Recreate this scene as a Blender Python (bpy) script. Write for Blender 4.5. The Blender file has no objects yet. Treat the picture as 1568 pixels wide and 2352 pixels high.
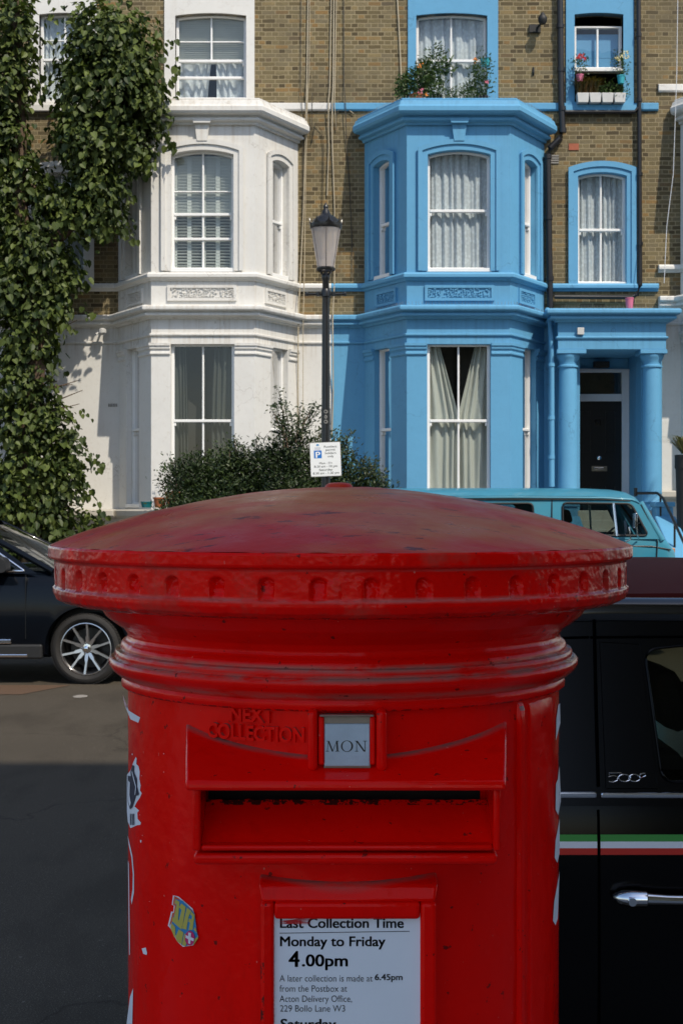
import bpy, bmesh, math, random
from mathutils import Vector, Matrix
from mathutils.geometry import tessellate_polygon
from mathutils import noise as mnoise
R = math.radians
sin, cos, pi = math.sin, math.cos, math.pi
random.seed(7)
scene = bpy.context.scene
COL = scene.collection

# ------------------------------------------------------------------ camera, sky, sun, exposure
F = 3267.0                       # focal length in units of the 1568 px wide measuring grid (50 mm lens)
HOR = 1160.0
CAMZ = 1.75
cam = bpy.data.cameras.new('camera')
cam.sensor_width = 36.0
cam.lens = F / 2352 * 36.0
cam.shift_y = -(1176 - HOR) / 2352
cam.clip_start = 0.05
cam.clip_end = 3000
cam.dof.use_dof = True
cam.dof.focus_distance = 1.42
cam.dof.aperture_fstop = 56
cam_ob = bpy.data.objects.new('camera', cam)
COL.objects.link(cam_ob)
cam_ob.location = (0, 0, CAMZ)
cam_ob.rotation_euler = (R(90), 0, 0)
scene.camera = cam_ob

SUN_EL, SUN_AZ = 50.0, 145.0     # azimuth clockwise from +Y: behind the camera, to the right
world = bpy.data.worlds.new('World')
scene.world = world
world.use_nodes = True
_nt = world.node_tree
_sky = _nt.nodes.new('ShaderNodeTexSky')
_sky.sky_type = 'NISHITA'
_sky.sun_disc = False
_sky.sun_elevation = R(SUN_EL)
_sky.sun_rotation = R(SUN_AZ)
_sky.air_density = 1.0
_sky.dust_density = 1.0
_nt.links.new(_sky.outputs[0], _nt.nodes['Background'].inputs[0])
_nt.nodes['Background'].inputs[1].default_value = 0.15
sun = bpy.data.lights.new('sun', 'SUN')
sun.energy = 3.4
sun.angle = R(0.53)
sun.color = (1.0, 0.91, 0.77)
sun_ob = bpy.data.objects.new('sun', sun)
COL.objects.link(sun_ob)
SUNV = Vector((sin(R(SUN_AZ)) * cos(R(SUN_EL)), cos(R(SUN_AZ)) * cos(R(SUN_EL)), sin(R(SUN_EL))))
sun_ob.rotation_euler = SUNV.to_track_quat('Z', 'Y').to_euler()
sun_ob.location = (20, -30, 40)
scene.view_settings.view_transform = 'Standard'
scene.view_settings.look = 'None'
scene.view_settings.exposure = 0.36
scene.view_settings.gamma = 1.0
scene.view_settings.use_curve_mapping = False
scene.cycles.max_bounces = 10
scene.cycles.transparent_max_bounces = 16


def wx(u, Y): return (u - 784.0) * Y / F
def wz(v, Y): return CAMZ - (v - HOR) * Y / F
def at(u, v, Y): return (wx(u, Y), Y, wz(v, Y))


# ------------------------------------------------------------------ materials
class NT:
    """small helper to wire shader nodes"""
    def __init__(s, name):
        s.m = bpy.data.materials.new(name)
        s.m.use_nodes = True
        s.t = s.m.node_tree
        s.b = s.t.nodes['Principled BSDF']
        s.out = s.t.nodes['Material Output']
    def n(s, typ, **kw):
        nd = s.t.nodes.new(typ)
        for k, v in kw.items():
            if k.startswith('i_'):
                key = k[2:]
                key = int(key) if key.isdigit() else key.replace('_', ' ')
                nd.inputs[key].default_value = v
            else:
                setattr(nd, k, v)
        return nd
    def l(s, a, b): s.t.links.new(a, b)
    def coord(s, scale=(1, 1, 1), kind='Object'):
        tc = s.n('ShaderNodeTexCoord')
        mp = s.n('ShaderNodeMapping')
        mp.inputs['Scale'].default_value = scale
        s.l(tc.outputs[kind], mp.inputs[0])
        return mp.outputs[0]
    def noise(s, vec, scale, detail=4, rough=.55):
        nd = s.n('ShaderNodeTexNoise', i_Scale=scale, i_Detail=detail, i_Roughness=rough)
        s.l(vec, nd.inputs['Vector'])
        return nd.outputs['Fac']
    def ramp(s, fac, stops, interp='LINEAR'):
        nd = s.n('ShaderNodeValToRGB')
        cr = nd.color_ramp
        cr.interpolation = interp
        while len(cr.elements) < len(stops): cr.elements.new(0.5)
        for e, (p, c) in zip(cr.elements, stops):
            e.position = p
            e.color = (c, c, c, 1) if isinstance(c, (int, float)) else (*c, 1)
        s.l(fac, nd.inputs[0])
        return nd.outputs[0]
    def mix(s, fac, a, b, blend='MIX'):
        nd = s.n('ShaderNodeMix', data_type='RGBA', blend_type=blend)
        for sock, v in ((nd.inputs[0], fac), (nd.inputs[6], a), (nd.inputs[7], b)):
            if isinstance(v, (int, float)): sock.default_value = v
            elif isinstance(v, tuple): sock.default_value = (*v, 1)
            else: s.l(v, sock)
        return nd.outputs[2]
    def math(s, op, a, b=0.0, clamp=False):
        nd = s.n('ShaderNodeMath', operation=op, use_clamp=clamp)
        for k, v in ((0, a), (1, b)):
            if isinstance(v, (int, float)): nd.inputs[k].default_value = v
            else: s.l(v, nd.inputs[k])
        return nd.outputs[0]
    def bump(s, h, strength, dist, prev=None):
        nd = s.n('ShaderNodeBump', i_Strength=strength, i_Distance=dist)
        s.l(h, nd.inputs['Height'])
        if prev is not None: s.l(prev, nd.inputs['Normal'])
        s.l(nd.outputs[0], s.b.inputs['Normal'])
        return nd.outputs[0]
    def col(s, c):
        if isinstance(c, tuple): s.b.inputs['Base Color'].default_value = (*c, 1)
        else: s.l(c, s.b.inputs['Base Color'])


def paint(name, col, rough=.5, var=.12, scale=6, bump=.0, bscale=60, metallic=0, coat=0, dirt=None, spec=.5):
    t = NT(name)
    v = t.coord()
    f = t.noise(v, scale, 5)
    d = tuple(max(0, c * (1 - var * 1.6)) for c in col)
    e = tuple(min(1, c * (1 + var)) for c in col)
    c = t.mix(f, d, e)
    if dirt:
        f2 = t.ramp(t.noise(v, scale * .37, 8, .7), [(.52, 0), (.72, 1)])
        c = t.mix(t.math('MULTIPLY', f2, dirt[1]), c, dirt[0])
    t.col(c)
    t.b.inputs['Roughness'].default_value = rough
    t.b.inputs['Metallic'].default_value = metallic
    t.b.inputs['Coat Weight'].default_value = coat
    t.b.inputs['Coat Roughness'].default_value = .06
    t.b.inputs['Specular IOR Level'].default_value = spec
    if bump: t.bump(t.noise(v, bscale, 4), bump, .01)
    return t.m


def stucco(name, col, dirtcol, dirt=.35):
    t = NT(name)
    v = t.coord()
    big = t.noise(v, 1.1, 6, .65)
    fine = t.noise(v, 14, 5, .6)
    st = t.noise(t.coord((5, 5, .7)), 1.0, 6, .65)          # rain streaks run down the wall
    c = t.mix(big, tuple(x * .86 for x in col), tuple(min(1, x * 1.06) for x in col))
    c = t.mix(t.math('MULTIPLY', t.ramp(fine, [(.55, 0), (.8, 1)]), dirt * .5), c, dirtcol)
    c = t.mix(t.math('MULTIPLY', t.ramp(st, [(.56, 0), (.8, 1)]), dirt * .4), c, dirtcol)
    geo = t.n('ShaderNodeNewGeometry'); sp = t.n('ShaderNodeSeparateXYZ'); t.l(geo.outputs['Position'], sp.inputs[0])
    run = t.ramp(t.noise(t.coord((14, 14, .45)), 1.0, 5, .7), [(.47, 0), (.66, 1)])
    for zc, ln in ((8.11, .55), (5.50, .4), (4.87, .5), (8.66, .3), (4.58, .35), (8.50, .3), (5.08, .25)):
        d = t.math('SUBTRACT', zc, sp.outputs[2])
        mk = t.math('MULTIPLY', t.math('GREATER_THAN', d, 0.0), t.math('SUBTRACT', 1.0, t.math('DIVIDE', d, ln), True))
        c = t.mix(t.math('MULTIPLY', t.math('MULTIPLY', mk, run), dirt * .95), c, dirtcol)
    vo = t.n('ShaderNodeTexVoronoi', feature='DISTANCE_TO_EDGE', i_Scale=.8)
    wv = t.n('ShaderNodeVectorMath', operation='ADD'); nz = t.n('ShaderNodeTexNoise', i_Scale=3.0, i_Detail=6.0)
    t.l(v, nz.inputs['Vector']); t.l(v, wv.inputs[0]); t.l(nz.outputs['Color'], wv.inputs[1]); t.l(wv.outputs[0], vo.inputs['Vector'])
    crack = t.math('MULTIPLY', t.ramp(vo.outputs['Distance'], [(0, 1), (.008, 0)]), t.ramp(t.noise(v, .9, 3), [(.5, 0), (.6, .55)]))
    c = t.mix(crack, c, tuple(x * .55 for x in dirtcol))
    t.col(c)
    t.b.inputs['Roughness'].default_value = .62
    t.b.inputs['Specular IOR Level'].default_value = .3
    b = t.bump(t.noise(v, 3.0, 4), .35, .02)
    t.bump(t.noise(v, 70, 3), .25, .004, b)
    return t.m


def brick_mat(name):
    t = NT(name)
    tc = t.n('ShaderNodeTexCoord')
    sp = t.n('ShaderNodeSeparateXYZ')
    t.l(tc.outputs['Object'], sp.inputs[0])
    wob = t.math('MULTIPLY', t.math('SUBTRACT', t.noise(tc.outputs['Object'], 4, 4), .5), .022)
    cb = t.n('ShaderNodeCombineXYZ')
    t.l(t.math('ADD', sp.outputs[0], wob), cb.inputs[0])
    t.l(t.math('ADD', sp.outputs[2], wob), cb.inputs[1])
    br = t.n('ShaderNodeTexBrick', offset=.5, offset_frequency=2, squash=.5, squash_frequency=2)
    br.inputs['Color1'].default_value = (0, 0, 0, 1)
    br.inputs['Color2'].default_value = (1, 1, 1, 1)
    br.inputs['Mortar'].default_value = (.5, .5, .5, 1)
    br.inputs['Scale'].default_value = 1
    br.inputs['Mortar Size'].default_value = .0085
    br.inputs['Mortar Smooth'].default_value = .25
    br.inputs['Bias'].default_value = 0
    br.inputs['Brick Width'].default_value = .232
    br.inputs['Row Height'].default_value = .0757
    t.l(cb.outputs[0], br.inputs['Vector'])
    g = t.ramp(br.outputs['Color'], [(0, (.070, .056, .034)), (.18, (.135, .108, .058)), (.36, (.18, .15, .085)), (.55, (.21, .175, .098)),
                                     (.72, (.19, .165, .11)), (.86, (.27, .215, .115)), (.95, (.27, .17, .07)), (1, (.11, .095, .07))])
    soot = t.noise(tc.outputs['Object'], .9, 6, .65)
    fine = t.noise(tc.outputs['Object'], 38, 5, .7)
    g = t.mix(t.ramp(fine, [(.3, .6), (.7, 0)]), g, (.07, .057, .036))
    c = t.mix(br.outputs['Fac'], t.mix(1.0, g, (1.06, 1.02, .93), 'MULTIPLY'), t.mix(t.noise(tc.outputs['Object'], 2.2, 3), (.20, .16, .09), (.40, .33, .20)))
    c = t.mix(t.ramp(soot, [(.45, .0), (.7, .5)]), c, (.085, .072, .05))
    t.col(c)
    t.b.inputs['Roughness'].default_value = .85
    t.b.inputs['Specular IOR Level'].default_value = .2
    b = t.bump(t.math('SUBTRACT', 1.0, br.outputs['Fac']), .8, .008)
    t.bump(fine, .35, .006, b)
    return t.m


def glass_mat(name, tint=(.9, .95, .95), rough=.01, refl=1.5):
    t = NT(name)
    fr = t.n('ShaderNodeFresnel', i_IOR=refl)
    tr = t.n('ShaderNodeBsdfTransparent')
    tr.inputs[0].default_value = (*tint, 1)
    gl = t.n('ShaderNodeBsdfGlossy')
    gl.inputs['Roughness'].default_value = rough
    nb = t.n('ShaderNodeBump', i_Strength=.12, i_Distance=.02)
    t.l(t.noise(t.coord(), 1.7, 2), nb.inputs['Height'])
    t.l(nb.outputs[0], gl.inputs['Normal'])
    mx = t.n('ShaderNodeMixShader')
    t.l(t.math('MULTIPLY', fr.outputs[0], 1.35, True), mx.inputs[0])
    t.l(tr.outputs[0], mx.inputs[1])
    t.l(gl.outputs[0], mx.inputs[2])
    t.l(mx.outputs[0], t.out.inputs[0])
    return t.m


def leaf_mat(name, a, b, trans=.25, rough=.45):
    t = NT(name)
    geo = t.n('ShaderNodeNewGeometry')
    c = t.mix(geo.outputs['Random Per Island'], a, b)
    c = t.mix(t.ramp(t.noise(t.coord(), 1.3, 3), [(.35, 0), (.7, .5)]), c, tuple(x * .6 for x in a))
    t.col(c)
    t.b.inputs['Roughness'].default_value = rough
    t.b.inputs['Specular IOR Level'].default_value = .35
    tl = t.n('ShaderNodeBsdfTranslucent')
    t.l(t.mix(1.0, c, (1.3, 1.5, .5), 'MULTIPLY'), tl.inputs[0])
    mx = t.n('ShaderNodeMixShader', i_0=trans)
    t.l(t.b.outputs[0], mx.inputs[1])
    t.l(tl.outputs[0], mx.inputs[2])
    t.l(mx.outputs[0], t.out.inputs[0])
    return t.m


def cloth_mat(name, col, trans=.4, lace=False):
    t = NT(name)
    v = t.coord()
    c = t.mix(t.noise(v, 3, 4), tuple(x * .88 for x in col), col)
    t.col(c)
    t.b.inputs['Roughness'].default_value = .9
    t.b.inputs['Specular IOR Level'].default_value = .1
    tl = t.n('ShaderNodeBsdfTranslucent')
    t.l(c, tl.inputs[0])
    mx = t.n('ShaderNodeMixShader', i_0=trans)
    t.l(t.b.outputs[0], mx.inputs[1])
    t.l(tl.outputs[0], mx.inputs[2])
    last = mx.outputs[0]
    if lace:
        tr = t.n('ShaderNodeBsdfTransparent')
        m2 = t.n('ShaderNodeMixShader')
        vo = t.n('ShaderNodeTexVoronoi', i_Scale=16.0)
        t.l(v, vo.inputs['Vector'])
        t.l(t.ramp(vo.outputs['Distance'], [(.25, .0), (.6, .16)]), m2.inputs[0])
        t.l(last, m2.inputs[1])
        t.l(tr.outputs[0], m2.inputs[2])
        last = m2.outputs[0]
    t.l(last, t.out.inputs[0])
    return t.m


def red_enamel(name, base, rough, worn=False):
    """thick brush-painted pillar box enamel: lumpy, glossy, with grime on the ledges"""
    t = NT(name)
    v = t.coord()
    f = t.noise(v, 7, 5)
    c = t.mix(f, tuple(x * .8 for x in base), base)
    geo = t.n('ShaderNodeNewGeometry')
    sp = t.n('ShaderNodeSeparateXYZ')
    t.l(geo.outputs['Position'], sp.inputs[0])
    z = sp.outputs[2]
    n40 = t.noise(v, 42, 6, .65)
    n12 = t.noise(t.coord((1, 1, 5)), 16, 6, .65)
    if not worn:
        # grime settled in rings on the mouldings (real dirt, broken up by noise)
        for zc, hw, k in ((1.5923, .0028, .95), (1.5836, .0028, .95), (1.5660, .0035, .6), (1.6622, .0022, .6), (1.690, .0012, .4)):
            d = t.math('ABSOLUTE', t.math('SUBTRACT', z, zc))
            m = t.math('SUBTRACT', 1.0, t.math('DIVIDE', d, hw * 1.6), True)
            m = t.math('MULTIPLY', t.math('MULTIPLY', m, k), t.ramp(n12, [(.36, 0), (.55, 1)]))
            c = t.mix(m, c, (.27, .175, .15))
        rx = t.math('SUBTRACT', sp.outputs[0], .002); ry = t.math('SUBTRACT', sp.outputs[1], 1.612)
        rad = t.math('SQRT', t.math('ADD', t.math('MULTIPLY', rx, rx), t.math('MULTIPLY', ry, ry)))
        sn = t.n('ShaderNodeSeparateXYZ'); t.l(geo.outputs['True Normal'], sn.inputs[0])
        m = t.math('SUBTRACT', 1.0, t.math('DIVIDE', t.math('ABSOLUTE', t.math('SUBTRACT', rad, .2432)), .0075), True)
        m = t.math('MULTIPLY', m, t.math('GREATER_THAN', sn.outputs[2], .4))
        m = t.math('MULTIPLY', m, t.math('LESS_THAN', z, 1.545))
        m = t.math('MULTIPLY', m, t.math('GREATER_THAN', t.math('ABSOLUTE', t.math('SUBTRACT', z, 1.455)), .034))
        m = t.math('MULTIPLY', m, t.ramp(n12, [(.3, .1), (.55, .95)]))
        c = t.mix(m, c, (.17, .10, .085))
        scuff = t.ramp(t.noise(t.coord((1, 1, .35)), 9, 8, .75), [(.56, 0), (.72, .5)])
        c = t.mix(scuff, c, tuple(x * .55 for x in base))
        chips = t.ramp(t.noise(v, 75, 5, .6), [(.675, 0), (.69, 1)])
        c = t.mix(t.math('MULTIPLY', chips, .8), c, (.035, .012, .010))
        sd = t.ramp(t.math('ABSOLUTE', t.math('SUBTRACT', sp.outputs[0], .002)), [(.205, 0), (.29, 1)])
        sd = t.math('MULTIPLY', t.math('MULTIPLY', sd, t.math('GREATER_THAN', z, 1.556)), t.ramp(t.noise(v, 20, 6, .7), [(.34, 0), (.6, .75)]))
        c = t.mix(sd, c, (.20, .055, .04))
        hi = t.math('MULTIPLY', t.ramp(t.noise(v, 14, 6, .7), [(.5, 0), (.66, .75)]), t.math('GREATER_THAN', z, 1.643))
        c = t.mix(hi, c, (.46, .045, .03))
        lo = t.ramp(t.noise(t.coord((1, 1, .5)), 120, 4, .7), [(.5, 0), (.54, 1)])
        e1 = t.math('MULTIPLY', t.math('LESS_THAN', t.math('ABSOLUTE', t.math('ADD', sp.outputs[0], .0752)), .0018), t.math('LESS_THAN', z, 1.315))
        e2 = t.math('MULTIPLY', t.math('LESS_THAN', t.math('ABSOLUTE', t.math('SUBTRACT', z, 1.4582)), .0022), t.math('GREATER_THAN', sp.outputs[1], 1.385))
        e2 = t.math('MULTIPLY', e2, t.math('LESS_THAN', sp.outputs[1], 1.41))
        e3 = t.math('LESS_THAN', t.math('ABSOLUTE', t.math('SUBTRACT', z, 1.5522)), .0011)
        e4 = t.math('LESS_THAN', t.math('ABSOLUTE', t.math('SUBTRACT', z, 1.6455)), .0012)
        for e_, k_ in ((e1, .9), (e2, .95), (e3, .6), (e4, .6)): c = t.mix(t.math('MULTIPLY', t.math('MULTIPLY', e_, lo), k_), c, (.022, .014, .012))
        flecks = t.ramp(t.noise(t.coord((1.3, 1.3, .8)), 210, 2, .5), [(.765, 0), (.78, 1)])
        c = t.mix(t.math('MULTIPLY', flecks, .6), c, (.6, .25, .2))
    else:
        # sun-faded, weathered top coat; orange and pink reflections painted in as blotches
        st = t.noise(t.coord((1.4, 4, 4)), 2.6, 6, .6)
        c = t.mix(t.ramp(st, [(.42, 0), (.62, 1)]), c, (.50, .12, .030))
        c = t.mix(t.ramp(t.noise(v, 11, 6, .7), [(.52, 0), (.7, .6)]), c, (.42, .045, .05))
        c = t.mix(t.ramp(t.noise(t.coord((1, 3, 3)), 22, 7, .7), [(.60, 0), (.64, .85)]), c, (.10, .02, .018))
    t.col(c)
    t.l(t.ramp(t.noise(v, 22, 4), [(.3, rough * .7), (.75, rough * 1.5)]), t.b.inputs['Roughness'])
    t.b.inputs['Coat Weight'].default_value = .14 if worn else .16
    t.b.inputs['Coat Roughness'].default_value = .2 if worn else .05
    t.b.inputs['Specular Tint'].default_value = (1, .25, .2, 1)
    t.b.inputs['Specular IOR Level'].default_value = .12
    b = t.bump(t.noise(v, 30, 2), .32 if not worn else .25, .005)
    b = t.bump(n40, .32, .0018, b)
    b = t.bump(t.noise(v, 260, 2), .25, .0006, b)
    t.l(b, t.b.inputs['Coat Normal'])
    return t.m


def asphalt(name, col, patch):
    t = NT(name)
    v = t.coord()
    sp = t.noise(v, 160, 3, .8)
    c = t.mix(t.noise(v, .7, 6, .6), tuple(x * .82 for x in col), tuple(x * 1.15 for x in col))
    c = t.mix(t.ramp(t.noise(v, 48, 2, .5), [(.70, 0), (.73, .55)]), c, patch)
    c = t.mix(t.ramp(sp, [(.35, .5), (.5, 0)]), c, tuple(x * .45 for x in col))
    c = t.mix(t.ramp(sp, [(.57, 0), (.70, .9)]), c, patch)
    c = t.mix(t.ramp(t.noise(t.coord((1, .35, 1)), 1.6, 5, .6), [(.5, 0), (.62, .45)]), c, tuple(x * .6 for x in col))
    c = t.mix(t.ramp(t.noise(v, 23, 4, .6), [(.68, 0), (.72, .5)]), c, tuple(x * .35 for x in col))
    vo = t.n('ShaderNodeTexVoronoi', feature='DISTANCE_TO_EDGE', i_Scale=.32)
    wv = t.n('ShaderNodeVectorMath', operation='ADD')
    t.l(v, wv.inputs[0])
    nz = t.n('ShaderNodeTexNoise', i_Scale=2.0, i_Detail=5.0)
    t.l(v, nz.inputs['Vector'])
    t.l(nz.outputs['Color'], wv.inputs[1])
    t.l(wv.outputs[0], vo.inputs['Vector'])
    c = t.mix(t.ramp(vo.outputs['Distance'], [(.0, .6), (.006, 0)]), c, tuple(x * .4 for x in col))
    t.col(c)
    t.b.inputs['Roughness'].default_value = .9
    t.b.inputs['Specular IOR Level'].default_value = .08
    t.bump(sp, .6, .006)
    return t.m


def dome_paving(name, col):
    t = NT(name)
    v = t.coord()
    br = t.n('ShaderNodeTexBrick', offset=.5, i_Scale=1.0)
    br.inputs['Color1'].default_value = (*[c * .85 for c in col], 1)
    br.inputs['Color2'].default_value = (*[c * 1.1 for c in col], 1)
    br.inputs['Mortar'].default_value = (.06, .055, .05, 1)
    br.inputs['Mortar Size'].default_value = .006
    br.inputs['Brick Width'].default_value = .9
    br.inputs['Row Height'].default_value = .6
    t.l(v, br.inputs['Vector'])
    c = t.mix(t.ramp(t.noise(v, 4, 6, .7), [(.4, 0), (.75, .6)]), br.outputs['Color'], tuple(x * .5 for x in col))
    t.col(c)
    t.b.inputs['Roughness'].default_value = .85
    t.bump(t.noise(v, 90, 3), .4, .004)
    return t.m


M = {}
M['brick'] = brick_mat('london_stock_brick')
M['white'] = stucco('white_stucco', (.67, .66, .625), (.42, .36, .28), .62)
M['blue'] = stucco('blue_stucco', (.112, .335, .54), (.07, .19, .31), .4)
M['sash'] = paint('white_gloss_woodwork', (.78, .78, .76), .35, .05, 5)
M['glass'] = glass_mat('window_glass')
M['tintglass'] = glass_mat('tinted_car_glass', (.50, .54, .48), .02, 1.18)
M['carglass'] = glass_mat('car_glass', (.42, .47, .45), .02, 1.5)
M['sheer'] = cloth_mat('sheer_net_curtain', (.85, .87, .90), .3, True)
M['drape'] = cloth_mat('cream_curtain', (.72, .71, .64), .35)
M['darkdrape'] = cloth_mat('grey_curtain', (.085, .088, .08), .12)
M['blind'] = paint('white_slats', (.50, .50, .46), .55, .06)
M['blueblind'] = paint('blue_roller_blind', (.12, .30, .5), .8, .06)
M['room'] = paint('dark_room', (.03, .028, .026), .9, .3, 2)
M['slate'] = paint('slate_roof', (.09, .09, .1), .7, .25, 6)
M['black'] = paint('black_cast_iron', (.012, .012, .012), .3, .2, 20, .2, 40)
M['pipe'] = paint('black_pipe', (.012, .012, .014), .4, .2, 10)
M['door'] = paint('black_door_gloss', (.004, .004, .004), .28, .2, 6)
M['doorline'] = paint('door_panel_moulding', (.02, .019, .018), .3, .2, 6)
M['doorframe'] = paint('pale_door_frame', (.55, .57, .6), .5, .06)
M['chrome'] = paint('chrome', (.75, .76, .78), .12, .03, 10, metallic=1)
M['brass'] = paint('dull_brass', (.25, .22, .17), .35, .15, 30, metallic=1)
M['cable'] = paint('cable_sheath', (.42, .36, .25), .6, .25, 3)
M['cableblack'] = paint('cable_dark', (.03, .028, .022), .6, .25, 3)
M['airbrick'] = paint('terracotta_vent', (.35, .10, .05), .8, .2, 30)
M['grey'] = paint('grey_metal', (.22, .21, .19), .6, .2, 20)
M['stone'] = stucco('ledge_stone', (.5, .47, .41), (.2, .18, .14), .5)
M['road'] = asphalt('asphalt', (.066, .055, .041), (.26, .235, .195))
M['pave'] = dome_paving('paving_slabs', (.27, .255, .23))
M['kerb'] = paint('granite_kerb', (.3, .29, .28), .8, .2, 25, .3, 80)
M['red'] = red_enamel('pillar_box_red', (.90, .0035, .0015), .2)
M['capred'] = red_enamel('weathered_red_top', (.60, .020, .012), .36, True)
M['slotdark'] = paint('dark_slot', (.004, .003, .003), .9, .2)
M['paper'] = paint('enamel_notice', (.80, .84, .90), .3, .03, 20, .05, 30)
M['ink'] = paint('black_ink', (.012, .011, .010), .4, .1)
M['inkred'] = paint('red_scribble', (.55, .01, .015), .4, .2, 60)
M['plate'] = paint('scratched_steel', (.42, .52, .62), .42, .18, 25, .04, 200, metallic=.35)
M['plateworn'] = paint('worn_steel', (.30, .25, .2), .5, .3, 40, metallic=.7)
M['sticker'] = paint('white_paper', (.72, .72, .76), .6, .08, 40)
M['navy'] = paint('navy_print', (.012, .016, .045), .5, .1)
M['olive'] = paint('mustard_print', (.46, .40, .075), .45, .1)
M['cyan'] = paint('blue_print', (.02, .22, .48), .45, .1)
M['orange'] = paint('orange_print', (.6, .10, .03), .45, .1)
M['pink'] = paint('pink_print', (.52, .01, .13), .45, .1)
M['signwhite'] = paint('sign_white', (.80, .80, .78), .4, .03)
M['signblue'] = paint('sign_blue', (.005, .15, .5), .4, .03)
M['signgrey'] = paint('sign_lettering', (.06, .06, .055), .5, .03)
M['signpale'] = paint('sign_fine_print', (.45, .47, .55), .5, .03)
_lg = NT('lantern_polycarbonate')
_tl = _lg.n('ShaderNodeBsdfTranslucent'); _tl.inputs[0].default_value = (.95, .86, .82, 1)
_df = _lg.n('ShaderNodeBsdfDiffuse'); _df.inputs[0].default_value = (.85, .78, .75, 1)
_tr = _lg.n('ShaderNodeBsdfTransparent'); _tr.inputs[0].default_value = (.97, .94, .92, 1)
_m1 = _lg.n('ShaderNodeMixShader', i_0=.5); _lg.l(_tl.outputs[0], _m1.inputs[1]); _lg.l(_df.outputs[0], _m1.inputs[2])
_m2 = _lg.n('ShaderNodeMixShader', i_0=.55); _lg.l(_m1.outputs[0], _m2.inputs[1]); _lg.l(_tr.outputs[0], _m2.inputs[2])
_lg.l(_m2.outputs[0], _lg.out.inputs[0])
M['lampglass'] = _lg.m
M['leaf'] = leaf_mat('lime_leaf', (.018, .036, .006), (.125, .16, .032), .16, .55)
M['shrub'] = leaf_mat('shrub_leaf', (.007, .019, .005), (.048, .074, .017), .12)
M['green'] = leaf_mat('potted_leaf', (.02, .05, .012), (.08, .13, .03), .2)
M['drygreen'] = leaf_mat('dry_grass_leaf', (.12, .06, .018), (.06, .07, .02), .2)
M['palm'] = leaf_mat('palm_leaf', (.10, .11, .03), (.30, .24, .09), .2)
M['flowerred'] = paint('red_petals', (.55, .01, .02), .6, .2, 40)
M['flowerwhite'] = paint('cream_petals', (.65, .58, .30), .6, .2, 40)
M['flowerorange'] = paint('orange_petals', (.7, .22, .02), .6, .2, 40)
M['flowerpink'] = paint('pink_petals', (.7, .18, .25), .6, .2, 40)
M['bark'] = paint('bark', (.10, .065, .04), .9, .35, 12, .8, 18)
M['terracotta'] = paint('terracotta', (.36, .11, .035), .75, .2, 12)
M['tealpot'] = paint('teal_glaze', (.01, .15, .17), .3, .15, 8)
M['pinkpot'] = paint('pink_plastic', (.62, .16, .26), .5, .08)
M['turqpot'] = paint('turquoise_plastic', (.04, .38, .46), .5, .08)
M['planter'] = paint('white_planter', (.52, .52, .50), .5, .08, 8)
M['suv'] = paint('dark_blue_car_paint', (.0025, .004, .007), .2, .1, 2, coat=.22, spec=.1)
M['vw'] = paint('teal_car_paint', (.033, .22, .32), .38, .10, 3, coat=.35, dirt=((.12, .22, .22), .25))
M['blackgloss'] = paint('glossy_black_rail', (.003, .003, .003), .15, .1, 2, coat=1)
M['blackpaint'] = paint('black_car_paint', (.0015, .0015, .0015), .16, .1, 2, coat=0, spec=.16)
M['maroon'] = paint('maroon_roof', (.085, .012, .011), .6, .15, 3, coat=0, bump=.05, bscale=400, spec=.05)
M['trim'] = paint('black_plastic', (.010, .010, .010), .6, .2, 20)
M['tyre'] = paint('tyre_rubber', (.019, .017, .015), .8, .3, 14, .4, 60)
M['alloy'] = paint('diamond_cut_alloy', (.55, .55, .56), .28, .05, 10, metallic=.9)
M['rimblack'] = paint('rim_black', (.006, .006, .006), .35, .1)
M['seat'] = paint('dark_upholstery', (.018, .016, .015), .9, .2, 10)
M['stripegreen'] = paint('green_stripe', (.05, .30, .05), .4, .03)
M['stripewhite'] = paint('white_stripe', (.80, .83, .86), .4, .03)
M['stripered'] = paint('red_stripe', (.55, .02, .01), .4, .03)
M['amber'] = paint('amber_lens', (.5, .18, .02), .3, .05)
M['lens'] = paint('lamp_lens', (.55, .58, .6), .15, .05)
M['paledirt'] = paint('pale_litter', (.26, .235, .20), .8, .1, 20)
M['seam'] = paint('dark_gap', (.001, .001, .001), .95, .1, 5, spec=0)
M['iron'] = paint('rusty_cover', (.10, .055, .028), .8, .3, 30, .5, 60)


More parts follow.
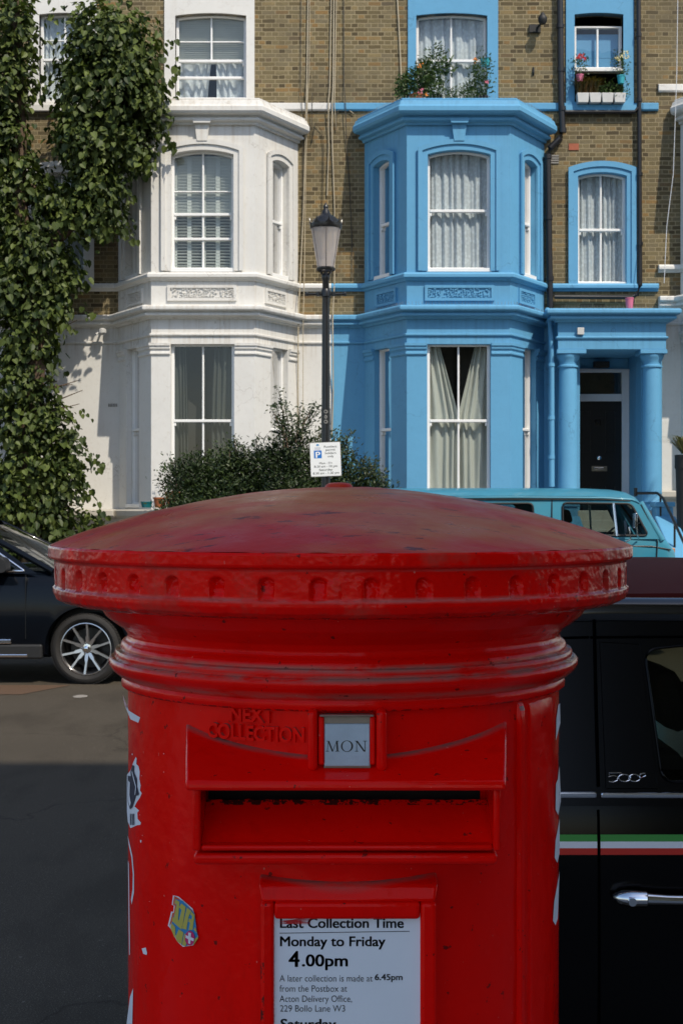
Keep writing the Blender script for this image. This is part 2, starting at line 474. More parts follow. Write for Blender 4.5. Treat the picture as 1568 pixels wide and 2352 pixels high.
# ------------------------------------------------------------------ mesh helpers
class MB:
    def __init__(s): s.v = []; s.f = []
    def add(s, vs, fs):
        k = len(s.v)
        s.v.extend(tuple(p) for p in vs)
        s.f.extend(tuple(i + k for i in f) for f in fs)
    def box(s, p, q, fn=None):
        (a, b, c), (d, e, g) = p, q
        vs = [(a, b, c), (d, b, c), (d, e, c), (a, e, c), (a, b, g), (d, b, g), (d, e, g), (a, e, g)]
        if fn: vs = [fn(*w) for w in vs]
        s.add(vs, [(0, 3, 2, 1), (4, 5, 6, 7), (0, 1, 5, 4), (1, 2, 6, 5), (2, 3, 7, 6), (3, 0, 4, 7)])
    def tube(s, pts, r, n=8, cap=True):
        pts = [Vector(p) for p in pts]
        rs = r if isinstance(r, (list, tuple)) else [r] * len(pts)
        k = len(s.v)
        up = Vector((0, 0, 1))
        for i, p in enumerate(pts):
            t = (pts[min(i + 1, len(pts) - 1)] - pts[max(i - 1, 0)])
            t = t.normalized() if t.length > 1e-9 else Vector((0, 0, 1))
            a = t.cross(up if abs(t.dot(up)) < .95 else Vector((1, 0, 0))).normalized()
            b = t.cross(a)
            for j in range(n):
                w = 2 * pi * j / n
                s.v.append(tuple(p + (a * cos(w) + b * sin(w)) * rs[i]))
        for i in range(len(pts) - 1):
            for j in range(n):
                s.f.append((k + i * n + j, k + i * n + (j + 1) % n, k + (i + 1) * n + (j + 1) % n, k + (i + 1) * n + j))
        if cap:
            s.f.append(tuple(k + j for j in range(n)))
            s.f.append(tuple(k + (len(pts) - 1) * n + j for j in range(n)))
    def lathe(s, prof, cx, cy, n=32, a0=None, a1=None, axis='z', cap=True):
        k = len(s.v)
        full = a0 is None
        m = n if full else n + 1
        for (r, z) in prof:
            for j in range(m):
                w = 2 * pi * j / n if full else a0 + (a1 - a0) * j / n
                if axis == 'z': s.v.append((cx + r * sin(w), cy - r * cos(w), z))
                else: s.v.append((cx + r * sin(w), z, cy - r * cos(w)))
        for i in range(len(prof) - 1):
            for j in range(n):
                j2 = (j + 1) % m
                s.f.append((k + i * m + j, k + i * m + j2, k + (i + 1) * m + j2, k + (i + 1) * m + j))
        if full and cap:
            s.f.append(tuple(k + j for j in range(n)))
            s.f.append(tuple(k + (len(prof) - 1) * n + j for j in range(n)))
    def poly(s, loops, fn):
        """flat polygon with holes; loops of 2-D points, fn maps (a, b) to 3-D"""
        flat = [p for lp in loops for p in lp]
        tri = tessellate_polygon([[Vector((p[0], p[1], 0)) for p in lp] for lp in loops])
        s.add([fn(*p) for p in flat], [t for t in tri])
    def prism(s, lp, fn, d0, d1):
        """closed outline extruded between offsets d0 and d1; fn maps (a, b, d)"""
        s.poly([lp], lambda a, b: fn(a, b, d0))
        s.poly([lp], lambda a, b: fn(a, b, d1))
        n = len(lp)
        s.add([fn(a, b, d0) for a, b in lp] + [fn(a, b, d1) for a, b in lp],
              [(i, (i + 1) % n, n + (i + 1) % n, n + i) for i in range(n)])
    def build(s, name, mat, parent=None, smooth=None, bevel=0, recalc=True, segs=2):
        me = bpy.data.meshes.new(name)
        me.from_pydata(s.v, [], s.f)
        if recalc:
            bm = bmesh.new(); bm.from_mesh(me)
            bmesh.ops.remove_doubles(bm, verts=bm.verts, dist=1e-5)
            bmesh.ops.recalc_face_normals(bm, faces=bm.faces)
            bm.to_mesh(me); bm.free()
        if smooth is not None:
            me.polygons.foreach_set('use_smooth', [True] * len(me.polygons))
            if smooth < 180: me.set_sharp_from_angle(angle=R(smooth))
        me.materials.append(M[mat] if isinstance(mat, str) else mat)
        o = bpy.data.objects.new(name, me)
        COL.objects.link(o)
        if parent is not None: attach(o, parent)
        if bevel:
            md = o.modifiers.new('bevel', 'BEVEL'); md.width = bevel; md.segments = segs
            md.limit_method = 'ANGLE'; md.angle_limit = R(40)
            md.harden_normals = False
        return o


def world_of(o):
    m = Matrix.Identity(4)
    if o.parent is not None: m = world_of(o.parent) @ o.matrix_parent_inverse
    return m @ Matrix.LocRotScale(o.location, o.rotation_euler, o.scale)


def attach(o, parent):
    o.parent = parent
    o.matrix_parent_inverse = world_of(parent).inverted()


def thing(name, label, cat, loc, group=None, kind=None):
    o = bpy.data.objects.new(name, None)
    COL.objects.link(o)
    o.location = loc
    o.empty_display_size = .2
    return tag(o, label, cat, group, kind)


def tag(o, label=None, cat=None, group=None, kind=None):
    if label: o['label'] = label
    if cat: o['category'] = cat
    if group: o['group'] = group
    if kind: o['kind'] = kind
    return o


_fc = {}
def text_geo(s, offset=0.0):
    """filled letter outlines of a string in the built-in font: verts, faces, bbox"""
    key = (s, offset)
    if key not in _fc:
        cu = bpy.data.curves.new('lettering', 'FONT')
        cu.body = s; cu.size = 1.0; cu.offset = offset; cu.resolution_u = 4
        ob = bpy.data.objects.new('lettering', cu)
        COL.objects.link(ob)
        bpy.context.view_layer.update()
        me = ob.to_mesh()
        vs = [tuple(v.co) for v in me.vertices]
        fs = [tuple(p.vertices) for p in me.polygons]
        ob.to_mesh_clear()
        bpy.data.objects.remove(ob); bpy.data.curves.remove(cu)
        _fc[key] = (vs, fs)
    return _fc[key]

CAPH = {}
def text_on(mb, s, a0, a1, base, caph, fn, offset=0.0, bold=0.0):
    """fit a line between a0 and a1 with the given baseline and capital height; fn maps (a, b) to 3-D"""
    vs, fs = text_geo(s, offset)
    x0 = min(v[0] for v in vs); x1 = max(v[0] for v in vs)
    if offset not in CAPH:
        hv, _ = text_geo('H', offset)
        CAPH[offset] = max(v[1] for v in hv)
    k = (a1 - a0) / (x1 - x0 + 2 * bold)
    kz = caph / CAPH[offset]
    n = 4 if bold else 1
    for i in range(n):
        sx = (2 * bold * i / (n - 1)) if bold else 0
        for sy in ((-bold * .5, bold * .5) if bold else (0,)):
            mb.add([fn(a0 + (v[0] - x0 + sx) * k, base + (v[1] + sy) * kz) for v in vs], fs)


def arch(x0, x1, z0, z1, rise, n=12):
    """outline of an opening with a segmental head, counter-clockwise from the bottom left"""
    pts = [(x0, z0), (x1, z0), (x1, z1)]
    if rise > 0:
        w = (x1 - x0) / 2
        rad = (w * w + rise * rise) / (2 * rise)
        th = math.asin(min(1, w / rad))
        for i in range(1, n):
            a = th - 2 * th * i / n
            pts.append(((x0 + x1) / 2 + rad * sin(a), z1 + rise - rad + rad * cos(a)))
    pts.append((x0, z1))
    return pts


def sweep(mb, path, prof, fn=None, caps=True):
    """closed profile [(out, z)] swept along a plan polyline; outward is to the right of travel (-Y for +X)"""
    n = len(path)
    ring = []
    for i in range(n):
        def nrm(a, b):
            d = Vector((b[0] - a[0], b[1] - a[1])).normalized()
            return Vector((d.y, -d.x))
        if i == 0: m = nrm(path[0], path[1])
        elif i == n - 1: m = nrm(path[-2], path[-1])
        else:
            p, q = nrm(path[i - 1], path[i]), nrm(path[i], path[i + 1])
            m = (p + q).normalized()
            m = m / max(.25, m.dot(p))
        ring.append([(path[i][0] + m.x * o, path[i][1] + m.y * o, z) for o, z in prof])
    k = len(prof)
    vs = [p for r in ring for p in r]
    if fn: vs = [fn(*p) for p in vs]
    fs = []
    for i in range(n - 1):
        for j in range(k):
            j2 = (j + 1) % k
            fs.append((i * k + j, i * k + j2, (i + 1) * k + j2, (i + 1) * k + j))
    if caps:
        fs.append(tuple(range(k)))
        fs.append(tuple((n - 1) * k + j for j in range(k)))
    mb.add(vs, fs)


def subpath(path, s0, s1):
    """the stretch of a polyline between two arc lengths"""
    out = []; acc = 0
    for a, b in zip(path, path[1:]):
        L = math.dist(a, b)
        lo, hi = max(s0, acc), min(s1, acc + L)
        if hi > lo + 1e-6:
            for s in (lo, hi):
                t = (s - acc) / L
                p = (a[0] + (b[0] - a[0]) * t, a[1] + (b[1] - a[1]) * t)
                if not out or math.dist(out[-1], p) > 1e-6: out.append(p)
        acc += L
    return out


class Plane:
    """a vertical face: a along it, z up, o outward"""
    def __init__(s, p0, p1, fn):
        s.p = p0
        L = math.dist(p0, p1); s.L = L
        s.d = ((p1[0] - p0[0]) / L, (p1[1] - p0[1]) / L)
        s.n = (s.d[1], -s.d[0])
        s.fn = fn
    def __call__(s, a, z, o=0.0):
        return s.fn(s.p[0] + s.d[0] * a + s.n[0] * o, s.p[1] + s.d[1] * a + s.n[1] * o, z)


def panel(mb, P, outline, holes, depth=.16, o=0.0):
    mb.poly([outline] + holes, lambda a, z: P(a, z, o))
    for h in holes:
        n = len(h)
        mb.add([P(a, z, o) for a, z in h] + [P(a, z, o - depth) for a, z in h],
               [(i, (i + 1) % n, n + (i + 1) % n, n + i) for i in range(n)])


def ring(mb, P, inner, outer, o0, o1, closed=True):
    """a moulding between two outlines with equal counts, standing from o0 to o1"""
    n = len(inner)
    vs = [P(a, z, o1) for a, z in inner] + [P(a, z, o1) for a, z in outer] + [P(a, z, o0) for a, z in inner] + [P(a, z, o0) for a, z in outer]
    fs = []
    for i in range(n if closed else n - 1):
        j = (i + 1) % n
        fs += [(i, j, n + j, n + i), (n + i, n + j, 3 * n + j, 3 * n + i), (i, j, 2 * n + j, 2 * n + i), (2 * n + i, 2 * n + j, 3 * n + j, 3 * n + i)]
    if not closed:
        fs += [(0, n, 3 * n, 2 * n), (n - 1, 2 * n - 1, 4 * n - 1, 3 * n - 1)]
    mb.add(vs, fs)


def pbox(mb, P, a0, a1, z0, z1, o0, o1):
    mb.box((a0, z0, o0), (a1, z1, o1), lambda a, z, o: P(a, z, o))

# ------------------------------------------------------------------ ground
def ground():
    m = MB(); m.add([(-600, -600, -.02), (600, -600, -.02), (600, 600, -.02), (-600, 600, -.02)], [(0, 1, 2, 3)])
    tag(m.build('ground', 'pave'), kind='structure')
    m = MB(); m.add([(-70, 2.42, 0), (70, 2.42, 0), (70, 18.3, 0), (-70, 18.3, 0)], [(0, 1, 2, 3)])
    tag(m.build('road', 'road'), kind='structure')
    m = MB(); m.box((-70, -3.4, -.1), (70, 2.26, .125))
    tag(m.build('near_pavement', 'pave'), kind='structure')
    m = MB(); m.box((-70, 2.26, -.1), (70, 2.42, .12))
    tag(m.build('near_kerb', 'kerb', bevel=.02), kind='structure')
    m = MB(); m.box((-70, 18.46, -.1), (70, 29, .125))
    tag(m.build('far_pavement', 'pave'), kind='structure')
    m = MB(); m.box((-70, 18.3, -.1), (70, 18.46, .12))
    tag(m.build('far_kerb', 'kerb', bevel=.02), kind='structure')
ground()

# ------------------------------------------------------------------ terraced houses
WALL = 25.0
CX = -.18                                   # party line between the white and the blue house
BAY = [(.585, WALL), (1.27, 23.8), (3.0, 23.8), (3.738, WALL)]


def window(house, room, P, x0, x1, z0, z1, rise, rail, kind, upper_mull=True, lower_mull=True, bars=(), fr=.05, rec=.10, extra_rail=None, lname=None):
    """one sash window: frame with its rails, glass and whatever hangs behind it"""
    f = MB()
    xm = (x0 + x1) / 2
    ring(f, P, arch(x0 + fr, x1 - fr, z0 + fr * 1.5, z1 - fr * .6, rise), arch(x0, x1, z0, z1, rise), -rec - .09, -rec)
    if rail: pbox(f, P, x0 + fr * .9, x1 - fr * .9, rail - .022, rail + .024, -rec - .075, -rec + .008)
    top = z1 + rise * .8
    if upper_mull: pbox(f, P, xm - .016, xm + .016, (rail or z0), top, -rec - .06, -rec - .015)
    if lower_mull: pbox(f, P, xm - .016, xm + .016, z0 + fr, (rail or top), -rec - .06, -rec - .018)
    for b in bars: pbox(f, P, x0 + fr * .8, x1 - fr * .8, b - .011, b + .011, -rec - .058, -rec - .02)
    if extra_rail: pbox(f, P, x0 + fr * .9, x1 - fr * .9, extra_rail - .022, extra_rail + .022, -rec - .07, -rec + .004)
    # sash horns and sill
    if rail:
        for xx in (x0 + fr, x1 - fr - .03): pbox(f, P, xx, xx + .03, rail - .085, rail - .02, -rec - .06, -rec - .004)
    pbox(f, P, x0 - .02, x1 + .02, z0 - .015, z0 + .05, -rec - .02, .015)
    w = f.build('window', 'sash', house, bevel=.006, segs=1)
    if lname: w['label'] = lname
    g = MB(); g.poly([arch(x0 + fr * .5, x1 - fr * .5, z0 + fr, z1 - fr * .3, rise)], lambda a, z: P(a, z, -rec - .045))
    g.build('pane', 'glass', w)
    d = -rec - .125
    if kind in ('sheer', 'sheerhalf'):
        c = MB(); n = 70; zt = z1 + rise * .7 if kind == 'sheer' else rail
        ph = random.random() * 6
        a0, a1 = x0 + .01, x1 - .01
        def off(t, q): return .028 * sin(t * 46 + ph + 2.2 * sin(t * 9 + ph)) + .012 * sin(t * 97 + ph * 2 + q * 2)
        grid = [[P(a0 + (a1 - a0) * i / n, z0 + .03 + (zt - z0 - .03) * k / 8, d + off(i / n, k / 8)) for i in range(n + 1)] for k in range(9)]
        c.add([p for r in grid for p in r], [(k * (n + 1) + i, k * (n + 1) + i + 1, (k + 1) * (n + 1) + i + 1, (k + 1) * (n + 1) + i) for k in range(8) for i in range(n)])
        c.build('net_curtain', 'sheer', w, smooth=180, recalc=False)
    if kind in ('drapes', 'darkdrapes', 'halfdrapes', 'blinddrapes'):
        for side in (0, 1):
            c = MB(); n = 34; kz = 16
            ph = random.random() * 6
            zt = z1 + rise * .6
            if kind in ('halfdrapes', 'blinddrapes'): zt = rail if rail else zt
            vs = []
            for k in range(kz + 1):
                t = k / kz; z = zt + (z0 + .02 - zt) * t
                wdt = (x1 - x0) * .5
                if kind == 'drapes': edge = (.40 + .75 * min(1, t / .55) - (.0 if t < .55 else .05 * (t - .55))) if side == 0 else (.44 + .62 * min(1, t / .5))
                elif kind == 'darkdrapes': edge = (.62 + .12 * sin(t * 3 + side)) if side == 0 else .42 + .1 * t
                else: edge = .86 - .02 * t + (.1 * (1 - t) if side else 0)
                edge = min(edge, 1.02)
                for i in range(n + 1):
                    q = i / n
                    a = wdt * edge * q
                    o = .04 * sin(q * 24 + ph + 1.3 * sin(q * 7 + t * 2)) * (.6 + .4 * q) + .015 * sin(t * 7 + q * 11 + ph)
                    x = x0 + .01 + a if side == 0 else x1 - .01 - a
                    vs.append(P(x, z, d + o - .03 * side))
            c.add(vs, [(k * (n + 1) + i, k * (n + 1) + i + 1, (k + 1) * (n + 1) + i + 1, (k + 1) * (n + 1) + i) for k in range(kz) for i in range(n)])
            c.build('curtain', 'darkdrape' if kind == 'darkdrapes' else ('drape' if kind == 'drapes' else 'sheer'), w, smooth=180, recalc=False)
    if kind == 'shutters':                # louvred shutters over the whole window
        c = MB(); z = z0 + .06
        cols = 4; cw = (x1 - x0 - .1) / cols
        for q in range(cols):
            pbox(c, P, x0 + .05 + cw * q, x0 + .05 + cw * q + .035, z0 + .03, z1, d - .02, d + .02)
            pbox(c, P, x0 + .05 + cw * (q + 1) - .035, x0 + .05 + cw * (q + 1), z0 + .03, z1, d - .02, d + .02)
        while z < z1:
            tilt = .012 if z > rail else .03
            def sl(a, zz, o): return P(a, zz + (o - d) * (1.6 if tilt < .02 else .5), o)
            c.box((x0 + .05, z, d - .02), (x1 - .05, z + .006, d + .02), sl)
            z += .052
        c.build('shutters', 'blind', w)
    if kind in ('blind', 'blinddrapes'):
        c = MB(); z = (z0 + .05) if kind == 'blind' else rail
        while z < z1 + rise * .5:
            c.box((x0 + .03, z, d - .014), (x1 - .03, z + .004, d + .014), lambda a, zz, o: P(a, zz + (o - d) * 1.3, o))
            z += .034
        c.build('slatted_blind', 'blind', w)
    if kind == 'roller':
        c = MB(); pbox(c, P, x0 + .04, x1 - .04, rail - .02, rail + (z1 - rail) * .86, d - .004, d)
        pbox(c, P, x0 + .04, x1 - .04, rail + (z1 - rail) * .30, rail + (z1 - rail) * .34, d, d + .004)
        c.build('roller_blind', 'blueblind', w)
    # the room behind
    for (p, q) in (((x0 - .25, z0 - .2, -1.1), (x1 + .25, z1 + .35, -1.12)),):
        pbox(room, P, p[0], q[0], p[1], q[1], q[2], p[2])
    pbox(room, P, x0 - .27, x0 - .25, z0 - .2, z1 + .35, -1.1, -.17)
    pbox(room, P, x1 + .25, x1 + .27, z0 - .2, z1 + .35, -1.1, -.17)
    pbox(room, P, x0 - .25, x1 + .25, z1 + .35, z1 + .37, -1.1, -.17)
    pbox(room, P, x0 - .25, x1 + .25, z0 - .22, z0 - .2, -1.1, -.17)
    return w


CORN_TOP = [(0, 8.10), (.05, 8.10), (.05, 8.14), (.13, 8.16), (.13, 8.20), (.10, 8.215), (.10, 8.235), (.215, 8.25), (.245, 8.29), (.245, 8.36), (.215, 8.40), (.19, 8.47), (.15, 8.47), (.15, 8.52), (0, 8.52)]
CORN_MID = [(0, 4.86), (.04, 4.86), (.06, 4.90), (.15, 4.905), (.15, 4.945), (.125, 4.955), (.125, 4.97), (.20, 4.985), (.215, 5.0), (.215, 5.05), (.19, 5.075), (0, 5.085)]
LEDGE = [(0, 5.50), (.03, 5.50), (.045, 5.53), (.095, 5.55), (.095, 5.60), (.07, 5.635), (0, 5.645)]
STRING2 = [(0, 8.67), (.03, 8.67), (.055, 8.695), (.055, 8.80), (0, 8.82)]
FRIEZE = [(0, 4.575), (.02, 4.575), (.035, 4.59), (.035, 4.615), (0, 4.63)]
CAPITAL = [(0, 4.26), (.015, 4.26), (.03, 4.275), (.03, 4.30), (.015, 4.315), (.015, 4.345), (.04, 4.365), (.04, 4.40), (.06, 4.415), (.06, 4.46), (0, 4.46)]
PLINTH = [(0, 1.50), (.10, 1.52), (.16, 1.56), (.16, 1.66), (0, 1.68)]


def terrace(name, label, c, s, col, ends, dz=0.0, style='blue', porch=False):
    def fn(x, y, z): return (c + s * x, y, z + dz)
    house = thing(name, label, 'house', (c + s * 2.2, WALL, 0))
    x_lo, x_hi = ends
    P = Plane((0, WALL), (6, WALL), fn)
    room = MB()
    # ---- brick wall above, painted wall below
    wA = (1.49, 2.735); wB = (4.266, 5.122); wC = (4.319, 5.184)
    bayhole = [(.70, 5.02), (3.62, 5.02), (3.62, 8.2), (.70, 8.2)]
    holes = [bayhole, arch(*wA, 8.86, 10.345, .045), arch(*wB, 8.83, 10.365, .03), arch(*wC, 5.62, 7.53, .065)]
    w = MB()
    panel(w, P, [(x_lo, 4.98), (x_hi, 4.98), (x_hi, 14), (x_lo, 14)], holes, .2)
    w.build('brick_wall', 'brick', house)
    lw = MB()
    lower = [[(.70, 1.0), (3.62, 1.0), (3.62, 4.9), (.70, 4.9)]]
    if porch: lower.append([(4.27, 1.2), (5.39, 1.2), (5.39, 4.45), (4.27, 4.45)])
    panel(lw, P, [(x_lo, 0), (x_hi, 0), (x_hi, 4.98), (x_lo, 4.98)], lower, .25, .004)
    lw.build('painted_wall', col, house)
    # ---- shell behind the front
    b = MB(); b.box((x_lo, WALL + 7.9, 0), (x_hi, WALL + 8.1, 14), fn)
    b.box((x_lo, WALL + .21, 0), (x_lo + .2, WALL + 7.9, 14), fn); b.box((x_hi - .2, WALL + .21, 0), (x_hi, WALL + 7.9, 14), fn)
    b.build('rear_wall', 'brick', house)
    r = MB(); r.box((x_lo - .001, WALL - .25, 14), (x_hi + .001, WALL + 8.2, 14.3), fn)
    r.build('roof', 'slate', house)
    # ---- canted bay
    bay = MB()
    F0, F1, F2 = Plane(BAY[0], BAY[1], fn), Plane(BAY[1], BAY[2], fn), Plane(BAY[2], BAY[3], fn)
    fw = (.342, 1.404)
    L0, L2 = F0.L, F2.L
    sw0 = (L0 - 1.05, L0 - .5); sw2 = (.5, 1.05)
    up = (5.665, 7.613); gr = (1.72, 4.445)
    for Pl, (a0, a1), rise in ((F0, sw0, .055), (F1, fw, .075), (F2, sw2, .055)):
        panel(bay, Pl, [(0, 0), (Pl.L, 0), (Pl.L, 8.5), (0, 8.5)],
              [arch(a0, a1, *gr, 0), arch(a0, a1, *up, rise)], .2)
        # architrave round the upper opening
        e, t = .008, .135
        inn = arch(a0 + e, a1 - e, up[0], up[1], rise); out = arch(a0 - t, a1 + t, up[0], up[1] + .10, rise + .055)
        k = len(inn)
        order = list(range(1, k)) + [0]
        ring(bay, Pl, [inn[i] for i in order], [out[i] for i in order], 0, .035, False)
        inn = arch(a0 - t * .62, a1 + t * .62, up[0], up[1] + .06, rise + .035)
        out2 = arch(a0 - t - .02, a1 + t + .02, up[0], up[1] + .115, rise + .06)
        ring(bay, Pl, [inn[i] for i in order], [out2[i] for i in order], .035, .062, False)
        if Pl is F1: continue
    # keystone
    xm = sum(fw) / 2
    bay.prism([(xm - .085, 7.83), (xm + .085, 7.83), (xm + .125, 8.12), (xm - .125, 8.12)], lambda a, z, o: F1(a, z, o), 0, .075)
    bay.prism([(xm - .14, 8.115), (xm + .14, 8.115), (xm + .16, 8.19), (xm - .16, 8.19)], lambda a, z, o: F1(a, z, o), 0, .14)
    # decorated panels under the upper windows
    for Pl, a0, a1 in ((F0, L0 * .30, L0 * .78), (F1, .30, 1.46), (F2, L2 * .22, L2 * .70)):
        ring(bay, Pl, [(a0 + .05, 5.21), (a1 - .05, 5.21), (a1 - .05, 5.38), (a0 + .05, 5.38)], [(a0, 5.165), (a1, 5.165), (a1, 5.425), (a0, 5.425)], 0, .035)
    # capitals of the ground-floor piers
    bl = [0, L0, L0 + F1.L, L0 + F1.L + L2]
    for s0, s1 in ((.02, sw0[0] - .01), (sw0[1] + .01, bl[1] + fw[0] - .01), (bl[1] + fw[1] + .01, bl[2] + sw2[0] - .01), (bl[2] + sw2[1] + .01, bl[3] - .02)):
        sweep(bay, subpath(BAY, s0, s1), CAPITAL, fn)
    bay.poly([[(.585, WALL + .1), (1.27, 23.8), (3.0, 23.8), (3.738, WALL + .1)]], lambda x, y: fn(x, y, 8.50))
    bay.build('bay', col, house)
    # rustic carved filling of the panels
    rnd = random.Random(5)
    for Pl, a0, a1 in ((F0, L0 * .30, L0 * .78), (F1, .30, 1.46), (F2, L2 * .22, L2 * .70)):
        cv = MB(); pbox(cv, Pl, a0 + .05, a1 - .05, 5.21, 5.38, 0, .008)
        a = a0 + .065
        while a < a1 - .06:
            for z in (5.228, 5.26, 5.292, 5.324, 5.356):
                if rnd.random() < .85:
                    x = a + rnd.uniform(-.012, .012); zz = z + rnd.uniform(-.008, .008); rr = rnd.uniform(.010, .018)
                    n = 6; ph = rnd.random() * 3
                    cv.prism([(x + rr * rnd.uniform(.7, 1.3) * cos(ph + 2 * pi * i / n), zz + rr * .75 * sin(ph + 2 * pi * i / n)) for i in range(n)],
                             lambda u, v, o: Pl(u, v, o), .0085, .03)
            a += .04
        cv.build('carved_panel', col, house)
    # ---- mouldings
    co = MB(); sweep(co, BAY, CORN_TOP, fn); co.build('cornice', col, house, bevel=.008, segs=1)
    co = MB(); sweep(co, BAY, CORN_MID, fn)
    for e0, e1 in ((x_lo, BAY[0][0] - .02), (BAY[3][0] + .02, x_hi)):
        if porch and e0 > 1: continue
        sweep(co, [(e0, WALL - .004), (e1, WALL - .004)], [(o * .75, z) for o, z in CORN_MID], fn)
    co.build('cornice', col, house, bevel=.008, segs=1)
    st = MB(); sweep(st, BAY, LEDGE, fn)
    for e0, e1 in ((x_lo, BAY[0][0] - .02), (BAY[3][0] + .02, x_hi)): sweep(st, [(e0, WALL), (e1, WALL)], LEDGE, fn)
    st.build('sill_course', col, house, bevel=.006, segs=1)
    for e0, e1 in ((x_lo, wA[0] - .135), (wA[1] + .135, wB[0] - .15), (wB[1] + .19, x_hi)):
        st = MB(); sweep(st, [(e0, WALL), (e1, WALL)], STRING2, fn)
        st.build('string_course', col, house, bevel=.005, segs=1)
    st = MB(); sweep(st, BAY, FRIEZE, fn)
    for e0, e1 in ((x_lo, BAY[0][0] - .02), (BAY[3][0] + .02, x_hi)):
        if porch and e0 > 1: continue
        sweep(st, [(e0, WALL - .004), (e1, WALL - .004)], FRIEZE, fn)
    st.build('frieze_moulding', col, house)
    pl = MB(); sweep(pl, BAY, PLINTH, fn); sweep(pl, [(x_lo, WALL - .004), (BAY[0][0] - .02, WALL - .004)], PLINTH, fn)
    if not porch: sweep(pl, [(BAY[3][0] + .02, WALL - .004), (x_hi, WALL - .004)], [(o * 2.6, z) for o, z in PLINTH], fn)
    pl.build('plinth_ledge', 'stone' if style == 'white' else col, house, bevel=.01, segs=1)
    # ---- painted window surrounds on the brick
    su = MB()
    for (a0, a1, z0, z1, rise, l, rr, zt) in ((*wA, 8.86, 10.345, .045, wA[0] - 1.345, 2.925 - wA[1], 12.2), (*wB, 8.83, 10.365, .03, .15, .185, 12.2)):
        panel(su, Plane((0, WALL), (6, WALL), fn), [(a0 - l, 8.70), (a1 + rr, 8.70), (a1 + rr, zt), (a0 - l, zt)], [arch(a0, a1, z0, z1, rise)], .18, .03)
        for q, sgn in ((a0 - l, 1), (a1 + rr, -1)): pbox(su, P, q, q + sgn * .01, 8.70, zt, 0, .029)
        pbox(su, P, a0 - l - (.0 if a0 < 3 else .03), a1 + rr + (.0 if a0 < 3 else .03), 8.66, 8.76, 0, .10)
    a0, a1 = wC
    inn = arch(a0 + .005, a1 - .005, 5.62, 7.53, .065); out = arch(a0 - .15, a1 + .15, 5.62, 7.66, .11)
    k = len(inn); order = list(range(1, k)) + [0]
    ring(su, P, [inn[i] for i in order], [out[i] for i in order], -.16, .045, False)
    inn = arch(a0 - .075, a1 + .075, 5.62, 7.60, .09); out = arch(a0 - .165, a1 + .165, 5.62, 7.67, .115)
    ring(su, P, [inn[i] for i in order], [out[i] for i in order], .045, .07, False)
    su.build('window_surround', col, house)
    # ---- windows
    if style == 'white':
        window(house, room, P, *wA, 8.86, 10.345, .045, 9.585, 'blinddrapes', True, False, bars=(9.93,), extra_rail=9.29)
        window(house, room, P, *wB, 8.83, 10.365, .03, 9.6, 'sheer', True, True, bars=(9.95,))
        window(house, room, P, *wC, 5.62, 7.53, .065, 6.6, 'sheer', True, True)
        up_k, gr_k = 'shutters', 'darkdrapes'
        window(house, room, F1, *fw, *up, .075, 6.63, up_k, True, True, bars=(7.02,), extra_rail=6.22)
        window(house, room, F0, *sw0, *up, .055, 6.63, 'blind', False, False)
        window(house, room, F2, *sw2, *up, .055, 6.63, 'blind', False, False)
    else:
        window(house, room, P, *wA, 8.86, 10.345, .045, 9.585, 'sheer', True, True)
        window(house, room, P, *wB, 9.385, 10.20, .0, 9.45, 'roller', True, False)
        window(house, room, P, *wC, 5.62, 7.53, .065, 6.6, 'sheer', True, True)
        up_k, gr_k = 'sheer', 'drapes'
        window(house, room, F1, *fw, *up, .075, 6.69, up_k, False, False)
        window(house, room, F0, *sw0, *up, .055, 6.60, 'halfdrapes', False, False)
        window(house, room, F2, *sw2, *up, .055, 6.60, 'halfdrapes', False, False)
    window(house, room, F1, *fw, *gr, 0, 3.163, gr_k, True, True)
    window(house, room, F0, *sw0, *gr, 0, 3.05, 'none', False, False)
    window(house, room, F2, *sw2, *gr, 0, 3.05, 'sheer' if style == 'white' else 'none', False, False)
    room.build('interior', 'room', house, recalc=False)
    # ---- extras
    house['_fn'] = 0
    del house['_fn']
    return house, fn, P, F0, F1, F2


white, wfn, WP, WF0, WF1, WF2 = terrace('terraced_house', 'yellow brick terraced house with white painted bay, left of the lamp post', CX, -1, 'white', (0, 9.5), style='white')
blue, bfn, BP, BF0, BF1, BF2 = terrace('terraced_house', 'yellow brick terraced house with sky blue painted bay, porch and black door', CX, 1, 'blue', (0, 5.735), style='blue', porch=True)
right, rfn, RP, RF0, RF1, RF2 = terrace('terraced_house', 'brick house with white painted bay, mostly out of view beyond the blue porch', CX + 5.735 - .19, 1, 'white', (.19, 9.5), dz=.33, style='white')


